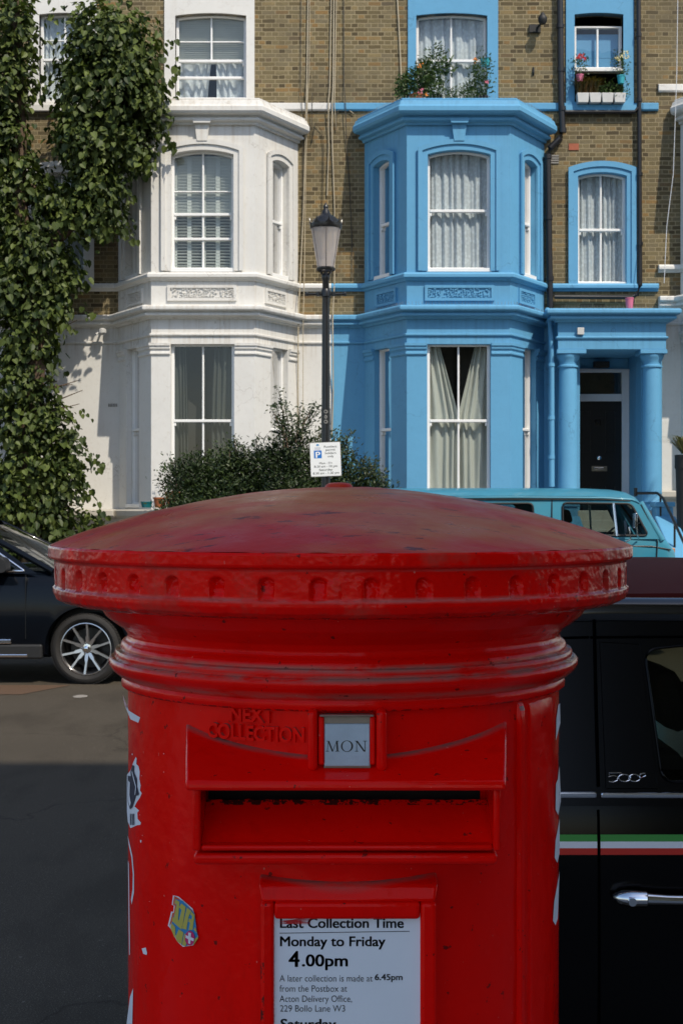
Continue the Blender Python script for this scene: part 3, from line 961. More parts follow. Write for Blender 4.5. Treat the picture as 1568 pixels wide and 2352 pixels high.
def blue_details():
    fn, P = bfn, BP
    # porch: entablature, cornice, columns, pilasters, recess with the front door
    y0 = 24.22
    po = MB()
    po.box((3.86, y0, 4.40), (5.70, WALL - .006, 4.99), fn)
    sweep(po, [(3.86, WALL - .006), (3.86, y0), (5.70, y0), (5.70, WALL - .006)], CORN_MID, fn)
    sweep(po, [(3.86, WALL - .006), (3.86, y0), (5.70, y0), (5.70, WALL - .006)], FRIEZE, fn)
    po.box((3.84, y0 - .02, 4.33), (4.34, y0 + .5, 4.398), fn); po.box((5.26, y0 - .02, 4.33), (5.72, y0 + .5, 4.398), fn)
    # anta piers behind the columns and the recess
    po.box((4.10, y0 + .40, 1.0), (4.30, WALL - .008, 4.398), fn); po.box((5.36, y0 + .40, 1.0), (5.72, WALL - .008, 4.398), fn)
    po.box((4.26, WALL + .008, 1.2), (4.30, WALL + .75, 4.6), fn); po.box((5.36, WALL + .008, 1.2), (5.40, WALL + .75, 4.6), fn)
    po.box((4.302, WALL + .008, 4.40), (5.358, WALL + .75, 4.6), fn)
    po.box((4.302, WALL + .71, 4.2), (5.358, WALL + .75, 4.398), fn)
    po.build('porch', 'blue', blue, bevel=.006, segs=1)
    for cx in (4.06, 5.50):
        c = MB(); x, y, _ = fn(cx, y0 + .2, 0)
        prof = [(.20, 1.66), (.20, 1.74), (.185, 1.76), (.20, 1.80), (.175, 1.83), (.168, 1.9), (.168, 2.6), (.165, 3.2), (.155, 4.06), (.153, 4.10), (.178, 4.11), (.178, 4.135), (.153, 4.15), (.153, 4.2), (.19, 4.26), (.205, 4.30), (.205, 4.325)]
        c.lathe(prof, x, y, 40)
        c.build('column', 'blue', blue, smooth=40)
    # door
    yd = WALL + .62
    D = Plane((4.302, yd), (5.358, yd), fn)
    fr = MB()
    pbox(fr, D, .0, .10, 1.66, 4.20, -.08, .0); pbox(fr, D, .92, 1.056, 1.66, 4.20, -.08, .0)
    pbox(fr, D, .10, .92, 4.26 - .12, 4.20, -.08, .0); pbox(fr, D, .10, .92, 3.62, 3.75, -.08, .012)
    d = fr.build('door', 'doorframe', blue, bevel=.006, segs=1)
    lf = MB(); pbox(lf, D, .10, .92, 1.66, 3.62, -.07, -.03)
    for a0, a1 in ((.19, .37), (.63, .81)):
        for z0, z1 in ((2.70, 3.45), (1.80, 2.10)):
            ring(lf, D, [(a0 + .012, z0 + .012), (a1 - .012, z0 + .012), (a1 - .012, z1 - .012), (a0 + .012, z1 - .012)], [(a0, z0), (a1, z0), (a1, z1), (a0, z1)], -.03, -.018)
    lf.build('door_leaf', 'door', d)
    tg = MB(); pbox(tg, D, .10, .92, 3.75, 4.14, -.06, -.05); tg.build('fanlight', 'glass', d)
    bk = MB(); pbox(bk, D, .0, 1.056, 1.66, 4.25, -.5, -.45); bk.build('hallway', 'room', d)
    nu = MB()
    def nfn(a, z): return D(a, z, -.026)
    text_on(nu, '52', .43, .555, 3.19, .10, nfn, 0, .02)
    nu.build('house_number', 'brass', d)
    kn = MB(); kx, ky, kz = D(.51, 2.60, .0); kn.lathe([(.0, ky - .035), (.025, ky - .033), (.04, ky - .015), (.035, ky + .0), (.014, ky + .005), (.014, ky + .03)], kx, 2.60, 16, axis='y')
    kn.build('door_knob', 'chrome', d, smooth=50)
    lp = MB(); pbox(lp, D, .38, .66, 2.36, 2.45, -.032, -.022); lp.build('letter_plate', 'brass', d, bevel=.004)
    lp = MB(); pbox(lp, D, .43, .60, 2.385, 2.425, -.022, -.016); lp.build('letter_flap', 'chrome', d, bevel=.003)
    # lantern box above the fanlight
    lb = MB(); pbox(lb, D, .40, .68, 4.22, 4.33, .0, .12); lb.build('porch_light', 'trim', blue, bevel=.01)
    # entry box on the frieze
    eb = MB(); Pf = Plane((3.86, y0), (5.70, y0), fn); pbox(eb, Pf, .32, .435, 4.645, 4.765, .002, .07)
    eb.build('junction_box', 'planter', blue, bevel=.008)
    # porch floor, steps down to the pavement, side walls, handrail
    stp = MB(); stp.box((3.86, y0 - .25, .12), (5.70, WALL + .75, 1.655), fn)
    n = 9
    for i in range(n):
        z = 1.655 - (i + 1) * (1.53 / (n + 1)); ya = y0 - .25 - i * .29
        stp.box((4.10, ya - .29, .12), (5.40, ya, z), fn)
    stp.build('front_steps', 'stone', blue, bevel=.008, segs=1)
    sd = MB()
    for xa, xb in ((3.88, 4.10), (5.40, 5.68)):
        y1 = y0 - .25
        pr = [(y1, .12), (y1, 1.72), (y1 - .35, 1.72), (y1 - .36, 1.48), (y1 - 2.75, .28), (y1 - 2.75, .12)]
        sd.prism(pr, lambda yy, z, o: fn(o, yy, z), xa, xb)
        sd.box((xa - .03, y1 - .38, 1.722), (xb + .03, y1 + .02, 1.80), fn)
        cp = [(y1 - .37, 1.50), (y1 - .37, 1.57), (y1 - 2.80, .36), (y1 - 2.80, .29)]
        sd.prism(cp, lambda yy, z, o: fn(o, yy, z), xa - .03, xb + .03)
    sd.build('stair_wall', 'blue', blue, bevel=.012, segs=1)
    hr = MB()
    y1 = y0 - .3
    def q(x, y, z): return fn(x, y, z)
    hr.tube([q(5.16, y1 + .1, 1.95), q(5.30, y1 - .02, 1.95), q(5.44, y1 - .2, 1.95), q(5.47, y1 - .5, 1.86), q(5.47, y1 - 2.7, .78)], .024, 8)
    for yy, zz, zb in ((y1 - .3, 1.94, 1.35), (y1 - 1.3, 1.47, .95), (y1 - 2.5, .88, .4)): hr.tube([q(5.47, yy, zz), q(5.47, yy, zb)], .018, 8)
    hr.tube([q(5.47, y1 - .32, 1.43), q(5.47, y1 - .42, 1.33), q(5.47, y1 - .6, 1.31), q(5.47, y1 - 1.3, 1.0)], .014, 8)
    hr.tube([q(5.14, y1 + .1, 1.90), q(5.14, y1 + .1, 2.04)], .03, 8)
    hr.build('handrail', 'black', blue, smooth=60)
    # drainpipes
    dp = MB(); yb = WALL - .09
    X = lambda u: (u - 784) * yb / F
    Z = lambda v: wz(v, yb)
    dp.tube([(X(1284), yb, Z(-60)), (X(1288), yb, Z(238)), (X(1291), yb, Z(300)), (X(1285), yb, Z(318)), (X(1262), yb, Z(340)), (X(1257), yb, Z(356)), (X(1260), yb, Z(560)), (X(1263), yb, Z(712))], .055, 12)
    for u, v in ((1285, 60), (1287, 160), (1290, 250), (1291, 300), (1257, 360), (1259, 500), (1262, 640)):
        dp.tube([(X(u), yb, Z(v - 5)), (X(u), yb, Z(v + 5))], .068, 12)
    dp.build('drainpipe', 'pipe', blue, smooth=50)
    dp = MB()
    dp.tube([(X(1465), yb, Z(-60)), (X(1467), yb, Z(250)), (X(1469), yb, Z(655)), (X(1462), yb, Z(676)), (X(1450), yb, Z(683)), (X(1272), yb, Z(682))], .038, 10)
    dp.tube([(X(1466), yb, Z(246)), (X(1456), yb, Z(257)), (X(1296), yb, Z(257))], .033, 10)
    for u, v in ((1466, 80), (1467, 230), (1468, 400), (1469, 560)): dp.tube([(X(u), yb, Z(v - 4)), (X(u), yb, Z(v + 4))], .05, 10)
    dp.build('drainpipe', 'pipe', blue, smooth=50)
    dp = MB(); yb2 = 24.35
    X2 = lambda u: (u - 784) * yb2 / F
    dp.tube([(X2(1263), yb2 + .35, wz(706, yb2)), (X2(1263), yb2, wz(735, yb2)), (X2(1265), yb2, wz(800, yb2)), (X2(1266), yb2, wz(1118, yb2))], .05, 12)
    for v in (838, 960, 1050): dp.tube([(X2(1265), yb2, wz(v - 4, yb2)), (X2(1265), yb2, wz(v + 4, yb2))], .062, 12)
    dp.build('drainpipe', 'blue', blue, smooth=50)
    # vents and floodlight
    vb = MB(); yv = WALL
    k = F / WALL
    def wl(u): return (u - 784) / k - CX
    pbox(vb, P, wl(1305), wl(1328), wz(345, WALL), wz(330, WALL), -.01, .012)
    for i in range(5):
        for j in range(3): pass
    vb.build('air_brick', 'airbrick', blue)
    vb = MB()
    for i in range(4): pbox(vb, P, wl(1263), wl(1282), wz(376 - i * 5.2, WALL), wz(372.4 - i * 5.2, WALL), -.01, .02 + .004 * i)
    vb.build('air_vent', 'grey', blue)
    fl = MB()
    pbox(fl, P, wl(1214), wl(1240), wz(76, WALL), wz(58, WALL), 0, .05)
    fl.tube([P(wl(1232), wz(66, WALL), .05), P(wl(1240), wz(60, WALL), .16), P(wl(1244), wz(56, WALL), .22)], .02, 8)
    fl.lathe([(.05, wz(66, WALL)), (.075, wz(60, WALL)), (.08, wz(52, WALL)), (.05, wz(46, WALL)), (.02, wz(40, WALL))], wx(1245, WALL - .25), WALL - .25, 16)
    fl.build('floodlight', 'trim', blue, smooth=40)
    vb = MB(); vb.tube([P(wl(1224), wz(155, WALL), 0), P(wl(1224), wz(168, WALL), .03), P(wl(1224), wz(172, WALL), .0)], .018, 6); vb.build('wall_bracket', 'trim', blue)
    # bird spikes on the ledges
    sp = MB(); rnd = random.Random(3)
    def spikes(path, z, out, step=.055, h=.06):
        L = sum(math.dist(a, b) for a, b in zip(path, path[1:])); t = .02
        while t < L:
            (p,) = subpath(path, t, t + .001)[:1]
            q_ = fn(p[0], p[1], z)
            sp.tube([q_, (q_[0] + rnd.uniform(-.01, .01), q_[1] + rnd.uniform(-.02, .02), q_[2] + h)], .003, 4, False)
            t += step
    ofs = [(BAY[0][0] - .12, BAY[0][1]), (BAY[1][0] - .07, BAY[1][1] - .12), (BAY[2][0] + .07, BAY[2][1] - .12), (BAY[3][0] + .12, BAY[3][1])]
    spikes(ofs, 8.515, 0); spikes([(a + .0, b + .02) for a, b in ofs], 5.08, 0)
    spikes([(3.9, y0 - .06), (5.7, y0 - .06)], 5.08, 0)
    sp.build('bird_spikes', 'grey', blue)['kind'] = 'stuff'
    pk = MB(); x, y, _ = fn(5.08, y0 + .02, 0)
    pk.lathe([(.055, 5.086), (.07, 5.26), (.075, 5.26), (.075, 5.28), (.06, 5.28), (.055, 5.1)], x, y, 16)
    tag(pk.build('flower_pot', 'pinkpot', smooth=40), 'empty mauve pot standing on the porch cornice', 'flower pot')
blue_details()


def cables():
    rnd = random.Random(11)
    y = WALL - .012
    def run(house, pts, r, mat, name='cable'):
        m = MB(); m.tube([(wx(u, y), y - d, wz(v, y)) for u, v, d in pts], r, 6); m.build(name, mat, house, smooth=60)
    run(white, [(708, -40, .02), (705, 180, .02), (704, 235, .075), (702, 300, .02), (697, 480, .02), (690, 640, .06), (686, 730, .2), (684, 900, .02), (686, 1100, .02)], .011, 'cable')
    run(white, [(712, -40, .02), (710, 170, .02), (706, 236, .075), (702, 420, .02), (699, 640, .06), (697, 735, .2), (695, 1100, .02)], .007, 'cable')
    run(white, [(692, -40, .02), (690, 200, .02), (693, 240, .07), (696, 300, .02), (694, 560, .02)], .006, 'cableblack')
    run(white, [(717, 215, .06), (716, 300, .03), (716, 330, .02), (724, 283, .03), (738, 300, .02), (743, 340, .02), (740, 470, .02), (736, 640, .03)], .006, 'cableblack')
    run(white, [(761, -40, .02), (757, 200, .02), (754, 240, .075), (755, 330, .02), (751, 450, .02)], .010, 'cable')
    run(blue, [(767, -40, .02), (765, 200, .02), (763, 240, .075), (763, 330, .02), (768, 480, .02), (768, 650, .06), (764, 735, .2), (765, 900, .02), (762, 1000, .02)], .012, 'cable')
    run(blue, [(773, -40, .02), (769, 205, .02), (768, 240, .075), (772, 300, .02), (775, 255, .02), (800, 253, .02), (812, 262, .02)], .008, 'cable')
    run(blue, [(789, -40, .02), (790, 200, .02), (793, 240, .07), (795, 330, .02), (803, 430, .02), (806, 500, .02), (808, 560, .02), (809, 640, .03)], .008, 'cableblack')
    run(blue, [(911, -20, .02), (917, 90, .02), (921, 180, .03), (929, 215, .05)], .012, 'cable')
    run(blue, [(1253, 635, .03), (1255, 690, .05), (1258, 712, .1)], .008, 'cable')
    m = MB(); m.tube([(wx(u, 24.3), 24.3, wz(v, 24.3)) for u, v in ((1556, -60), (1553, 170), (1545, 400), (1530, 520), (1524, 650))], .006, 6); m.build('cable', 'sheer', right)
    # alarm light and vent on the white wall
    m = MB()
    m.tube([(wx(233, y), y, wz(760, y)), (wx(236, y), y - .18, wz(764, y)), (wx(226, y), y - .24, wz(772, y))], .02, 8)
    m.lathe([(.03, wz(772, y)), (.07, wz(768, y)), (.07, wz(760, y)), (.03, wz(757, y))], wx(240, y), y - .2, 14)
    m.build('security_light', 'planter', white, smooth=40)
    m = MB()
    for i in range(6): m.box((wx(249 + i * 3.6, y), y - .002, wz(934, y)), (wx(251.4 + i * 3.6, y), y + .006, wz(927, y)))
    m.build('air_vent', 'grey', white)
    # the corner strip of the white wall beside the bay
    m = MB(); m.box((wx(273, y), y - .03, 1.7), (wx(281, y), y + .01, 4.3)); m.build('pilaster', 'white', white, bevel=.006)
cables()


# unseen house added behind the camera, placed and sized to shade the near street
def shade_house():
    h = thing('unseen_shade_house', 'tall brick house behind the viewpoint, unseen, added to shade the near side of the street', 'house', (16, -3.5, 0))
    m = MB(); P = Plane((40, -3.5), (3.0, -3.5), lambda x, y, z: (x, y, z))
    holes = []; x = 1.5
    while x < 35:
        for z in (.9, 4.2, 7.4, 10.6, 13.8): holes.append(arch(x, x + 1.1, z, z + 1.9, .05))
        x += 2.6
    panel(m, P, [(0, 0), (37, 0), (37, 18.6), (0, 18.6)], holes, .2)
    m.box((3.0, -11.5, 0), (3.2, -3.52, 18.6)); m.box((39.8, -11.5, 0), (40, -3.52, 18.6)); m.box((3.0, -11.7, 0), (40, -11.52, 18.6))
    m.build('brick_wall', 'brick', h)
    g = MB()
    for hl in holes: g.poly([hl], lambda a, z: P(a, z, -.15))
    g.build('window', 'navy', h)
    r = MB(); r.box((2.8, -11.9, 18.6), (40.2, -3.3, 18.85)); r.build('roof', 'slate', h)
shade_house()


# ------------------------------------------------------------------ pillar box
BX, BY = .002, 1.612


def smooth01(x):
    x = max(0.0, min(1.0, x)); return x * x * (3 - 2 * x)


def interp(prof, sub):
    """subdivide a lathe profile [(r, z)]"""
    out = []
    for (r0, z0), (r1, z1) in zip(prof, prof[1:]):
        L = math.hypot(r1 - r0, z1 - z0); n = max(1, int(L / sub))
        for i in range(n): out.append((r0 + (r1 - r0) * i / n, z0 + (z1 - z0) * i / n))
    out.append(prof[-1])
    return out


def catmull(prof, n=5):
    out = []
    for i in range(len(prof) - 1):
        p0 = prof[max(i - 1, 0)]; p1 = prof[i]; p2 = prof[i + 1]; p3 = prof[min(i + 2, len(prof) - 1)]
        for k in range(n):
            t = k / n
            out.append(tuple(.5 * (2 * p1[j] + (p2[j] - p0[j]) * t + (2 * p0[j] - 5 * p1[j] + 4 * p2[j] - p3[j]) * t * t + (3 * p1[j] - p0[j] - 3 * p2[j] + p3[j]) * t ** 3) for j in range(2)))
    out.append(prof[-1])
    return out


def pillar_box():
    root = thing('pillar_box', 'bright red round pillar box with a wide weathered domed cap, in front of everything', 'post box', (BX, BY, .125))
    cx, cy = BX - .003, BY
    # ---- dome
    dome = catmull([(.0, 1.7705), (.03, 1.770), (.0646, 1.7675), (.114, 1.762), (.163, 1.7535), (.2126, 1.7425), (.262, 1.7285), (.29, 1.7195), (.315, 1.7098), (.3228, 1.7062)], 6)
    m = MB(); N = 320
    vs = []; fs = []
    for i, (r, z) in enumerate(dome[1:]):
        for j in range(N):
            w = 2 * pi * j / N
            x, y = r * sin(w), -r * cos(w)
            nz = mnoise.noise((x * 9, y * 9, 3.1)) * .0012 + mnoise.noise((x * 34, y * 34, 7.7)) * .0006
            if i > len(dome) - 6: nz += mnoise.noise((x * 60, y * 60, 1.7)) * .0009
            vs.append((cx + x, cy + y, z + nz * (1 if r > .02 else 0)))
    k = len(dome) - 1
    for i in range(k - 1):
        for j in range(N): fs.append((i * N + j, i * N + (j + 1) % N, (i + 1) * N + (j + 1) % N, (i + 1) * N + j))
    fs.append(tuple(range(N)))
    m.add(vs, fs)
    m.lathe(catmull([(.016, 1.767), (.0155, 1.7715), (.012, 1.7745), (.006, 1.7755), (.001, 1.7757)], 4), cx - .002, cy, 24)
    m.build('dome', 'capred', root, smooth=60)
    # ---- rim with its ring of scooped niches
    prof = interp([(.3228, 1.7062), (.3240, 1.7045), (.3240, 1.6945), (.3228, 1.6925), (.3185, 1.6912), (.3172, 1.6895), (.3172, 1.6630), (.3190, 1.6612), (.3190, 1.6560), (.3165, 1.6500), (.3090, 1.6462), (.3020, 1.6440)], .0011)
    prof = prof + interp([(.3015, 1.6440), (.2719, 1.6425)], .006)[1:]
    NN = 41; seg = 41 * 30
    vs = []; fs = []
    cols = [j for j in range(seg)]
    for (r, z) in prof:
        for j in cols:
            th = 2 * pi * (j + .5) / seg
            rr = r
            a = ((th + .062) / (2 * pi / NN)); fa = a - round(a)
            s_ = abs(fa * 2 * pi / NN * .3172)
            w = .0078; zt = 1.6838
            if 1.6615 < z < zt and s_ < w:
                head = zt - (w - math.sqrt(max(0, w * w - s_ * s_)))
                inside = smooth01((w - s_) / .0022) * smooth01((head - z) / .0025) * smooth01((z - 1.6612) / .0012)
                rr -= inside * (.0012 + .0088 * ((z - 1.6615) / .022) ** .8)
                rr += inside * mnoise.noise((s_ * 400, z * 300, round(a) * 3.3)) * .0016
            rr += mnoise.noise((th * 20, z * 60, .5)) * .0007 + mnoise.noise((th * 90, z * 260, 2.5)) * .00035
            zz = z
            if z < 1.652: zz += mnoise.noise((th * 26, 4.2, r * 40)) * .0011
            vs.append((cx + rr * sin(th), cy - rr * cos(th), zz))
    for i in range(len(prof) - 1):
        for j in range(seg): fs.append((i * seg + j, i * seg + (j + 1) % seg, (i + 1) * seg + (j + 1) % seg, (i + 1) * seg + j))
    m = MB(); m.v = vs; m.f = fs
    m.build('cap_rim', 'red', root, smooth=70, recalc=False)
    # ---- neck and body
    prof = interp([(.2735, 1.6445), (.2715, 1.638), (.2655, 1.629), (.2560, 1.6215), (.2460, 1.6150), (.2415, 1.6080), (.2430, 1.6030), (.2475, 1.6000), (.2492, 1.5965), (.2495, 1.5930), (.2545, 1.5918), (.2560, 1.5885), (.2555, 1.5845),
                   (.2600, 1.5832), (.2622, 1.5800), (.2618, 1.5755), (.2585, 1.5705), (.2510, 1.5640), (.2440, 1.5600), (.2410, 1.5550)], .0016)
    prof += interp([(.2410, 1.5545), (.2410, 1.38)], .003)[1:] + interp([(.2410, 1.38), (.2410, .62)], .012)[1:]
    prof += interp([(.2410, .615), (.262, .60), (.262, .36), (.285, .335), (.285, .125)], .02)
    seg = 400; m = MB(); vs = []
    for (r, z) in prof:
        for j in range(seg):
            th = 2 * pi * j / seg
            rr = r + mnoise.noise((sin(th) * 4, cos(th) * 4, z * 14)) * .0007 + mnoise.noise((sin(th) * 20, cos(th) * 20, z * 60)) * .00035
            vs.append((BX + rr * sin(th), BY - rr * cos(th), z))
    m.v = vs
    def mouth(i, j):          # the wall is open behind the posting slot
        th = 2 * pi * (j + .5) / seg
        return 1.427 < prof[i][1] < 1.4835 and cos(th) > 0 and abs(sin(th)) * .241 < .136
    m.f = [(i * seg + j, i * seg + (j + 1) % seg, (i + 1) * seg + (j + 1) % seg, (i + 1) * seg + j) for i in range(len(prof) - 1) for j in range(seg) if not mouth(i, j)]
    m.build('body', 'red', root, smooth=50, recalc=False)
    # ---- collar band and the door frame edges standing proud of the body
    def shell(mb, a0, a1, z0, z1, r_in, r_out, na=60, nz=20, slope=0.0):
        k = len(mb.v)
        for i in range(nz + 1):
            z = z0 + (z1 - z0) * i / nz
            for j in range(na + 1):
                th = R(a0 + (a1 - a0) * j / na)
                e = min(1, min(j, na - j) / 1.5, min(i, nz - i) / 1.5)
                rr = r_in + (r_out - r_in) * (1 if e >= 1 else math.sqrt(max(0, e)))
                rr += mnoise.noise((th * 14, z * 40, 9.1)) * .0006
                mb.v.append((BX + rr * sin(th), BY - rr * cos(th), z))
        for i in range(nz):
            for j in range(na):
                mb.f.append((k + i * (na + 1) + j, k + i * (na + 1) + j + 1, k + (i + 1) * (na + 1) + j + 1, k + (i + 1) * (na + 1) + j))
    m = MB()
    pr = [(.2395, 1.5505), (.2472, 1.5515), (.2488, 1.5530), (.2492, 1.5600), (.2480, 1.5618), (.2472, 1.5640), (.2490, 1.5690), (.2560, 1.5735)]
    m.lathe(interp(pr, .0025), BX, BY, 160, R(-76), R(75))
    m.build('collar', 'red', root, smooth=45)
    m = MB()
    shell(m, 46.8, 49.2, .62, 1.551, .2400, .2462, 10, 90)
    shell(m, 51.4, 67, .62, 1.551, .2395, .2436, 30, 90)
    m.build('door_frame', 'red', root, smooth=60, recalc=False)
    # ---- projecting mouth: sloping hood, lip, slot frame
    def bx(u, Y): return wx(u, Y)
    Yl, Yf = 1.329, 1.341
    hood = MB()
    def soft(mb, vs, fs): mb.add(vs, fs)
    # sloped plate from the body to the lip (closed wedge)
    za, zl = 1.5335, 1.4917
    xa0, xa1 = bx(427, 1.437), bx(1163, 1.437)
    xl0, xl1 = bx(427, Yl), bx(1161, Yl)
    hood.add([(xa0, 1.437, za), (xa1, 1.437, za), (xl1, Yl, zl), (xl0, Yl, zl), (xl0, Yl - .001, zl - .0088), (xl1, Yl - .001, zl - .0088),
              (xa0, 1.437, zl - .0098), (xa1, 1.437, zl - .0098)],
             [(0, 1, 2, 3), (3, 2, 5, 4), (0, 3, 4, 6), (1, 7, 5, 2), (4, 5, 7, 6), (0, 6, 7, 1)])
    hood.build('hood', 'red', root, smooth=40, bevel=.0032, segs=3)
    fm = MB()
    x0, x1 = bx(441, Yf), bx(1149, Yf)
    i0, i1 = bx(461, Yf), bx(1132, Yf)
    zt, zb, zo = 1.4835, 1.4235, 1.4290
    yb = 1.44
    fm.box((x0, Yf, zb), (i0, yb, zt)); fm.box((i1, Yf, zb), (x1, yb, zt)); fm.box((i0 + .0002, Yf + .0004, zb), (i1 - .0002, yb, zo))
    fm.build('slot_frame', 'red', root, smooth=40, bevel=.0026, segs=3)
    bd = MB()
    bd.box((x0 + .001, Yf + .003, 1.4095), (x1 - .002, yb, 1.4205))
    bd.build('slot_bead', 'red', root, smooth=40, bevel=.0042, segs=4)
    fl = MB()
    b0, b1 = bx(474, 1.40), bx(1120, 1.40)
    rows = [(1.352, 1.4275), (1.40, 1.4600)]
    n = 40; vs = []
    for k2, (yy, zz) in enumerate(rows):
        for i in range(n + 1):
            t = i / n
            zz2 = zz + (mnoise.noise((t * 30, 5, 1)) * .0012 if k2 else 0)
            vs.append((i0 + (i1 - i0) * t if k2 == 0 else b0 + (b1 - b0) * t, yy, zz2))
    fl.add(vs, [(i, i + 1, n + 2 + i, n + 1 + i) for i in range(n)])
    fl.build('slot_flap', 'red', root, smooth=60, recalc=False)
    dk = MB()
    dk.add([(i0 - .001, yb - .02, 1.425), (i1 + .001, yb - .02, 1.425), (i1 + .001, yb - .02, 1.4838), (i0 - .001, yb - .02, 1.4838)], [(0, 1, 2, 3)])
    dk.build('slot_dark_backing', 'slotdark', root, recalc=False)  # black sheet stands in for the unlit inside of the box
    # ---- day tablet in its holder
    Yt = 1.3515
    for u0, u1, lo in ((706.5, 729.5, 1768), (863, 888, 1769)):
        hb = MB(); hb.box((bx(u0, Yt), Yt - .008, wz(lo, Yt)), (bx(u1, Yt), 1.40, wz(1630, Yt)))
        hb.build('tablet_bracket', 'red', root, smooth=40, bevel=.0042, segs=4)
    for u0, u1 in ((731.5, 744.5), (849, 861)):
        hb = MB(); hb.box((bx(u0, Yt), Yt - .005, wz(1755, Yt)), (bx(u1, Yt), 1.40, wz(1645, Yt)))
        hb.build('tablet_rail', 'red', root, smooth=40, bevel=.0015, segs=2)
    th = MB()
    th.box((bx(734, Yt), Yt - .0075, wz(1644, Yt)), (bx(858, Yt), Yt - .0005, wz(1639.5, Yt)))
    th.box((bx(743, Yt), Yt - .0015, wz(1764, Yt)), (bx(851, Yt), 1.40, wz(1645, Yt)))
    th.build('tablet_holder', 'plateworn', root, bevel=.0006, segs=1)
    tb = MB()
    tb.box((bx(744.8, Yt), Yt - .0036, wz(1758.5, Yt)), (bx(848.6, Yt), Yt - .0018, wz(1661, Yt)))
    tab = tb.build('day_tablet', 'plate', root, bevel=.0006, segs=1)
    # serif letters M O N
    lt = MB()
    yl = Yt - .0039
    def sf(a, b): return (a, yl, b)
    base, capv = wz(1724.5, Yt), wz(1700, Yt) - wz(1724.5, Yt)
    ux = lambda u: bx(u, Yt)
    px = ux(785) - ux(784)
    def bar(x0, y0, x1, y1, w): lt.add([sf(x0, y0), sf(x0 + w, y0), sf(x1 + w, y1), sf(x1, y1)], [(0, 1, 2, 3)])
    def serif(x, y, w): lt.add([sf(x, y), sf(x + w, y), sf(x + w, y + capv * .05), sf(x, y + capv * .05)], [(0, 1, 2, 3)])
    T = base + capv
    bar(ux(750.8), base, ux(753.2), T, 1.3 * px); bar(ux(761.8), base, ux(752.4), T, 3.6 * px); bar(ux(762.8), base, ux(772.6), T, 1.4 * px); bar(ux(773), base, ux(771.6), T, 3.8 * px)
    serif(ux(747.8), base, 7.4 * px); serif(ux(769.6), base, 9.6 * px); serif(ux(749.6), T - capv * .05, 6 * px); serif(ux(771), T - capv * .05, 7 * px)
    n = 40; vs = []; ocx, ocz = ux(796.6), base + capv * .5
    for i in range(n): w = 2 * pi * i / n; vs.append(sf(ocx + 14.0 * px * cos(w), ocz + capv * .535 * sin(w)))
    for i in range(n): w = 2 * pi * i / n; vs.append(sf(ocx + 10.2 * px * cos(w) - .3 * px, ocz + capv * .485 * sin(w)))
    lt.add(vs, [(i, (i + 1) % n, n + (i + 1) % n, n + i) for i in range(n)])
    bar(ux(817.8), base, ux(817.8), T, 1.5 * px); bar(ux(834.4), base, ux(816.8), T, 4.2 * px); bar(ux(837), base, ux(837), T, 1.5 * px)
    serif(ux(814.4), base, 8 * px); serif(ux(814.6), T - capv * .05, 7 * px); serif(ux(833.6), T - capv * .05, 8.6 * px)
    lt.build('lettering', 'ink', tab, recalc=False)
    # ---- raised lettering NEXT COLLECTION on the curved body
    em = MB()
    def emb(txt, u0, u1, z, h, drop):
        vs, fs = text_geo(txt, .03)
        x0 = min(v[0] for v in vs); x1 = max(v[0] for v in vs); hz = .73
        def put(v, r):
            t = (v[0] - x0) / (x1 - x0); u = u0 + (u1 - u0) * t
            ph = math.atan2((u - 788.5) * 1.405 / F, math.sqrt(.241 ** 2 - ((u - 788.5) * 1.405 / F) ** 2))
            return (BX + r * sin(ph), BY - r * cos(ph), z - drop * t + v[1] / hz * h)
        k = len(em.v)
        em.v += [put(v, .2458) for v in vs]; em.f += [tuple(i + k for i in f) for f in fs]
        edges = {}
        for f in fs:
            for a, b in zip(f, f[1:] + f[:1]): edges[(a, b)] = 1
        bnd = [(a, b) for (a, b) in edges if (b, a) not in edges]
        k2 = len(em.v)
        em.v += [put(v, .2400) for v in vs]
        em.f += [(k + a, k2 + a, k2 + b, k + b) for a, b in bnd]
    emb('NEXT', 534, 634, 1.5392, .0146, .0)
    emb('COLLECTION', 481, 702, 1.5212, .0146, .0)
    em.build('raised_lettering', 'red', root, smooth=30, bevel=.0014, segs=2)
    # ---- notice frame and enamel notice
    Yn = 1.352
    u0, u1, p0, p1 = 598, 1002, 629, 965
    zft, zpt, zbot = 1.3715, 1.3560, .93
    nf = MB()
    nf.box((bx(u0, Yn), Yn, zbot), (bx(p0, Yn), 1.42, zft)); nf.box((bx(p1, Yn), Yn, zbot), (bx(u1, Yn), 1.42, zft))
    nf.box((bx(p0, Yn) + .0003, Yn - .0012, zpt), (bx(p1, Yn) - .0003, 1.42, zft + .0006))
    nf.box((bx(p0, Yn) + .0003, Yn, zbot), (bx(p1, Yn) - .0003, 1.42, zbot + .015))
    # sloping top that runs back into the body
    nf.add([(bx(592, 1.36), 1.3665, zft + .0145), (bx(1008, 1.36), 1.3665, zft + .0145), (bx(1002, Yn), Yn + .006, zft - .001), (bx(598, Yn), Yn + .006, zft - .001),
            (bx(592, 1.36), 1.43, zft + .032), (bx(1008, 1.36), 1.43, zft + .032), (bx(598, Yn), 1.43, zft - .002), (bx(1002, Yn), 1.43, zft - .002)],
           [(0, 1, 2, 3), (4, 5, 1, 0), (4, 0, 3, 6), (5, 7, 2, 1), (6, 3, 2, 7), (4, 6, 7, 5)])
    nf.build('notice_frame', 'red', root, smooth=40, bevel=.0036, segs=3)
    Yp = 1.3575
    pp = MB(); pp.box((bx(p0, Yn) - .001, Yp, zbot + .01), (bx(p1, Yn) + .001, Yp + .004, zpt + .004))
    note = pp.build('notice', 'paper', root)
    tx = MB(); tl = MB()
    yt = Yp - .0004
    def cu(c): return 516.7 + c * .3662
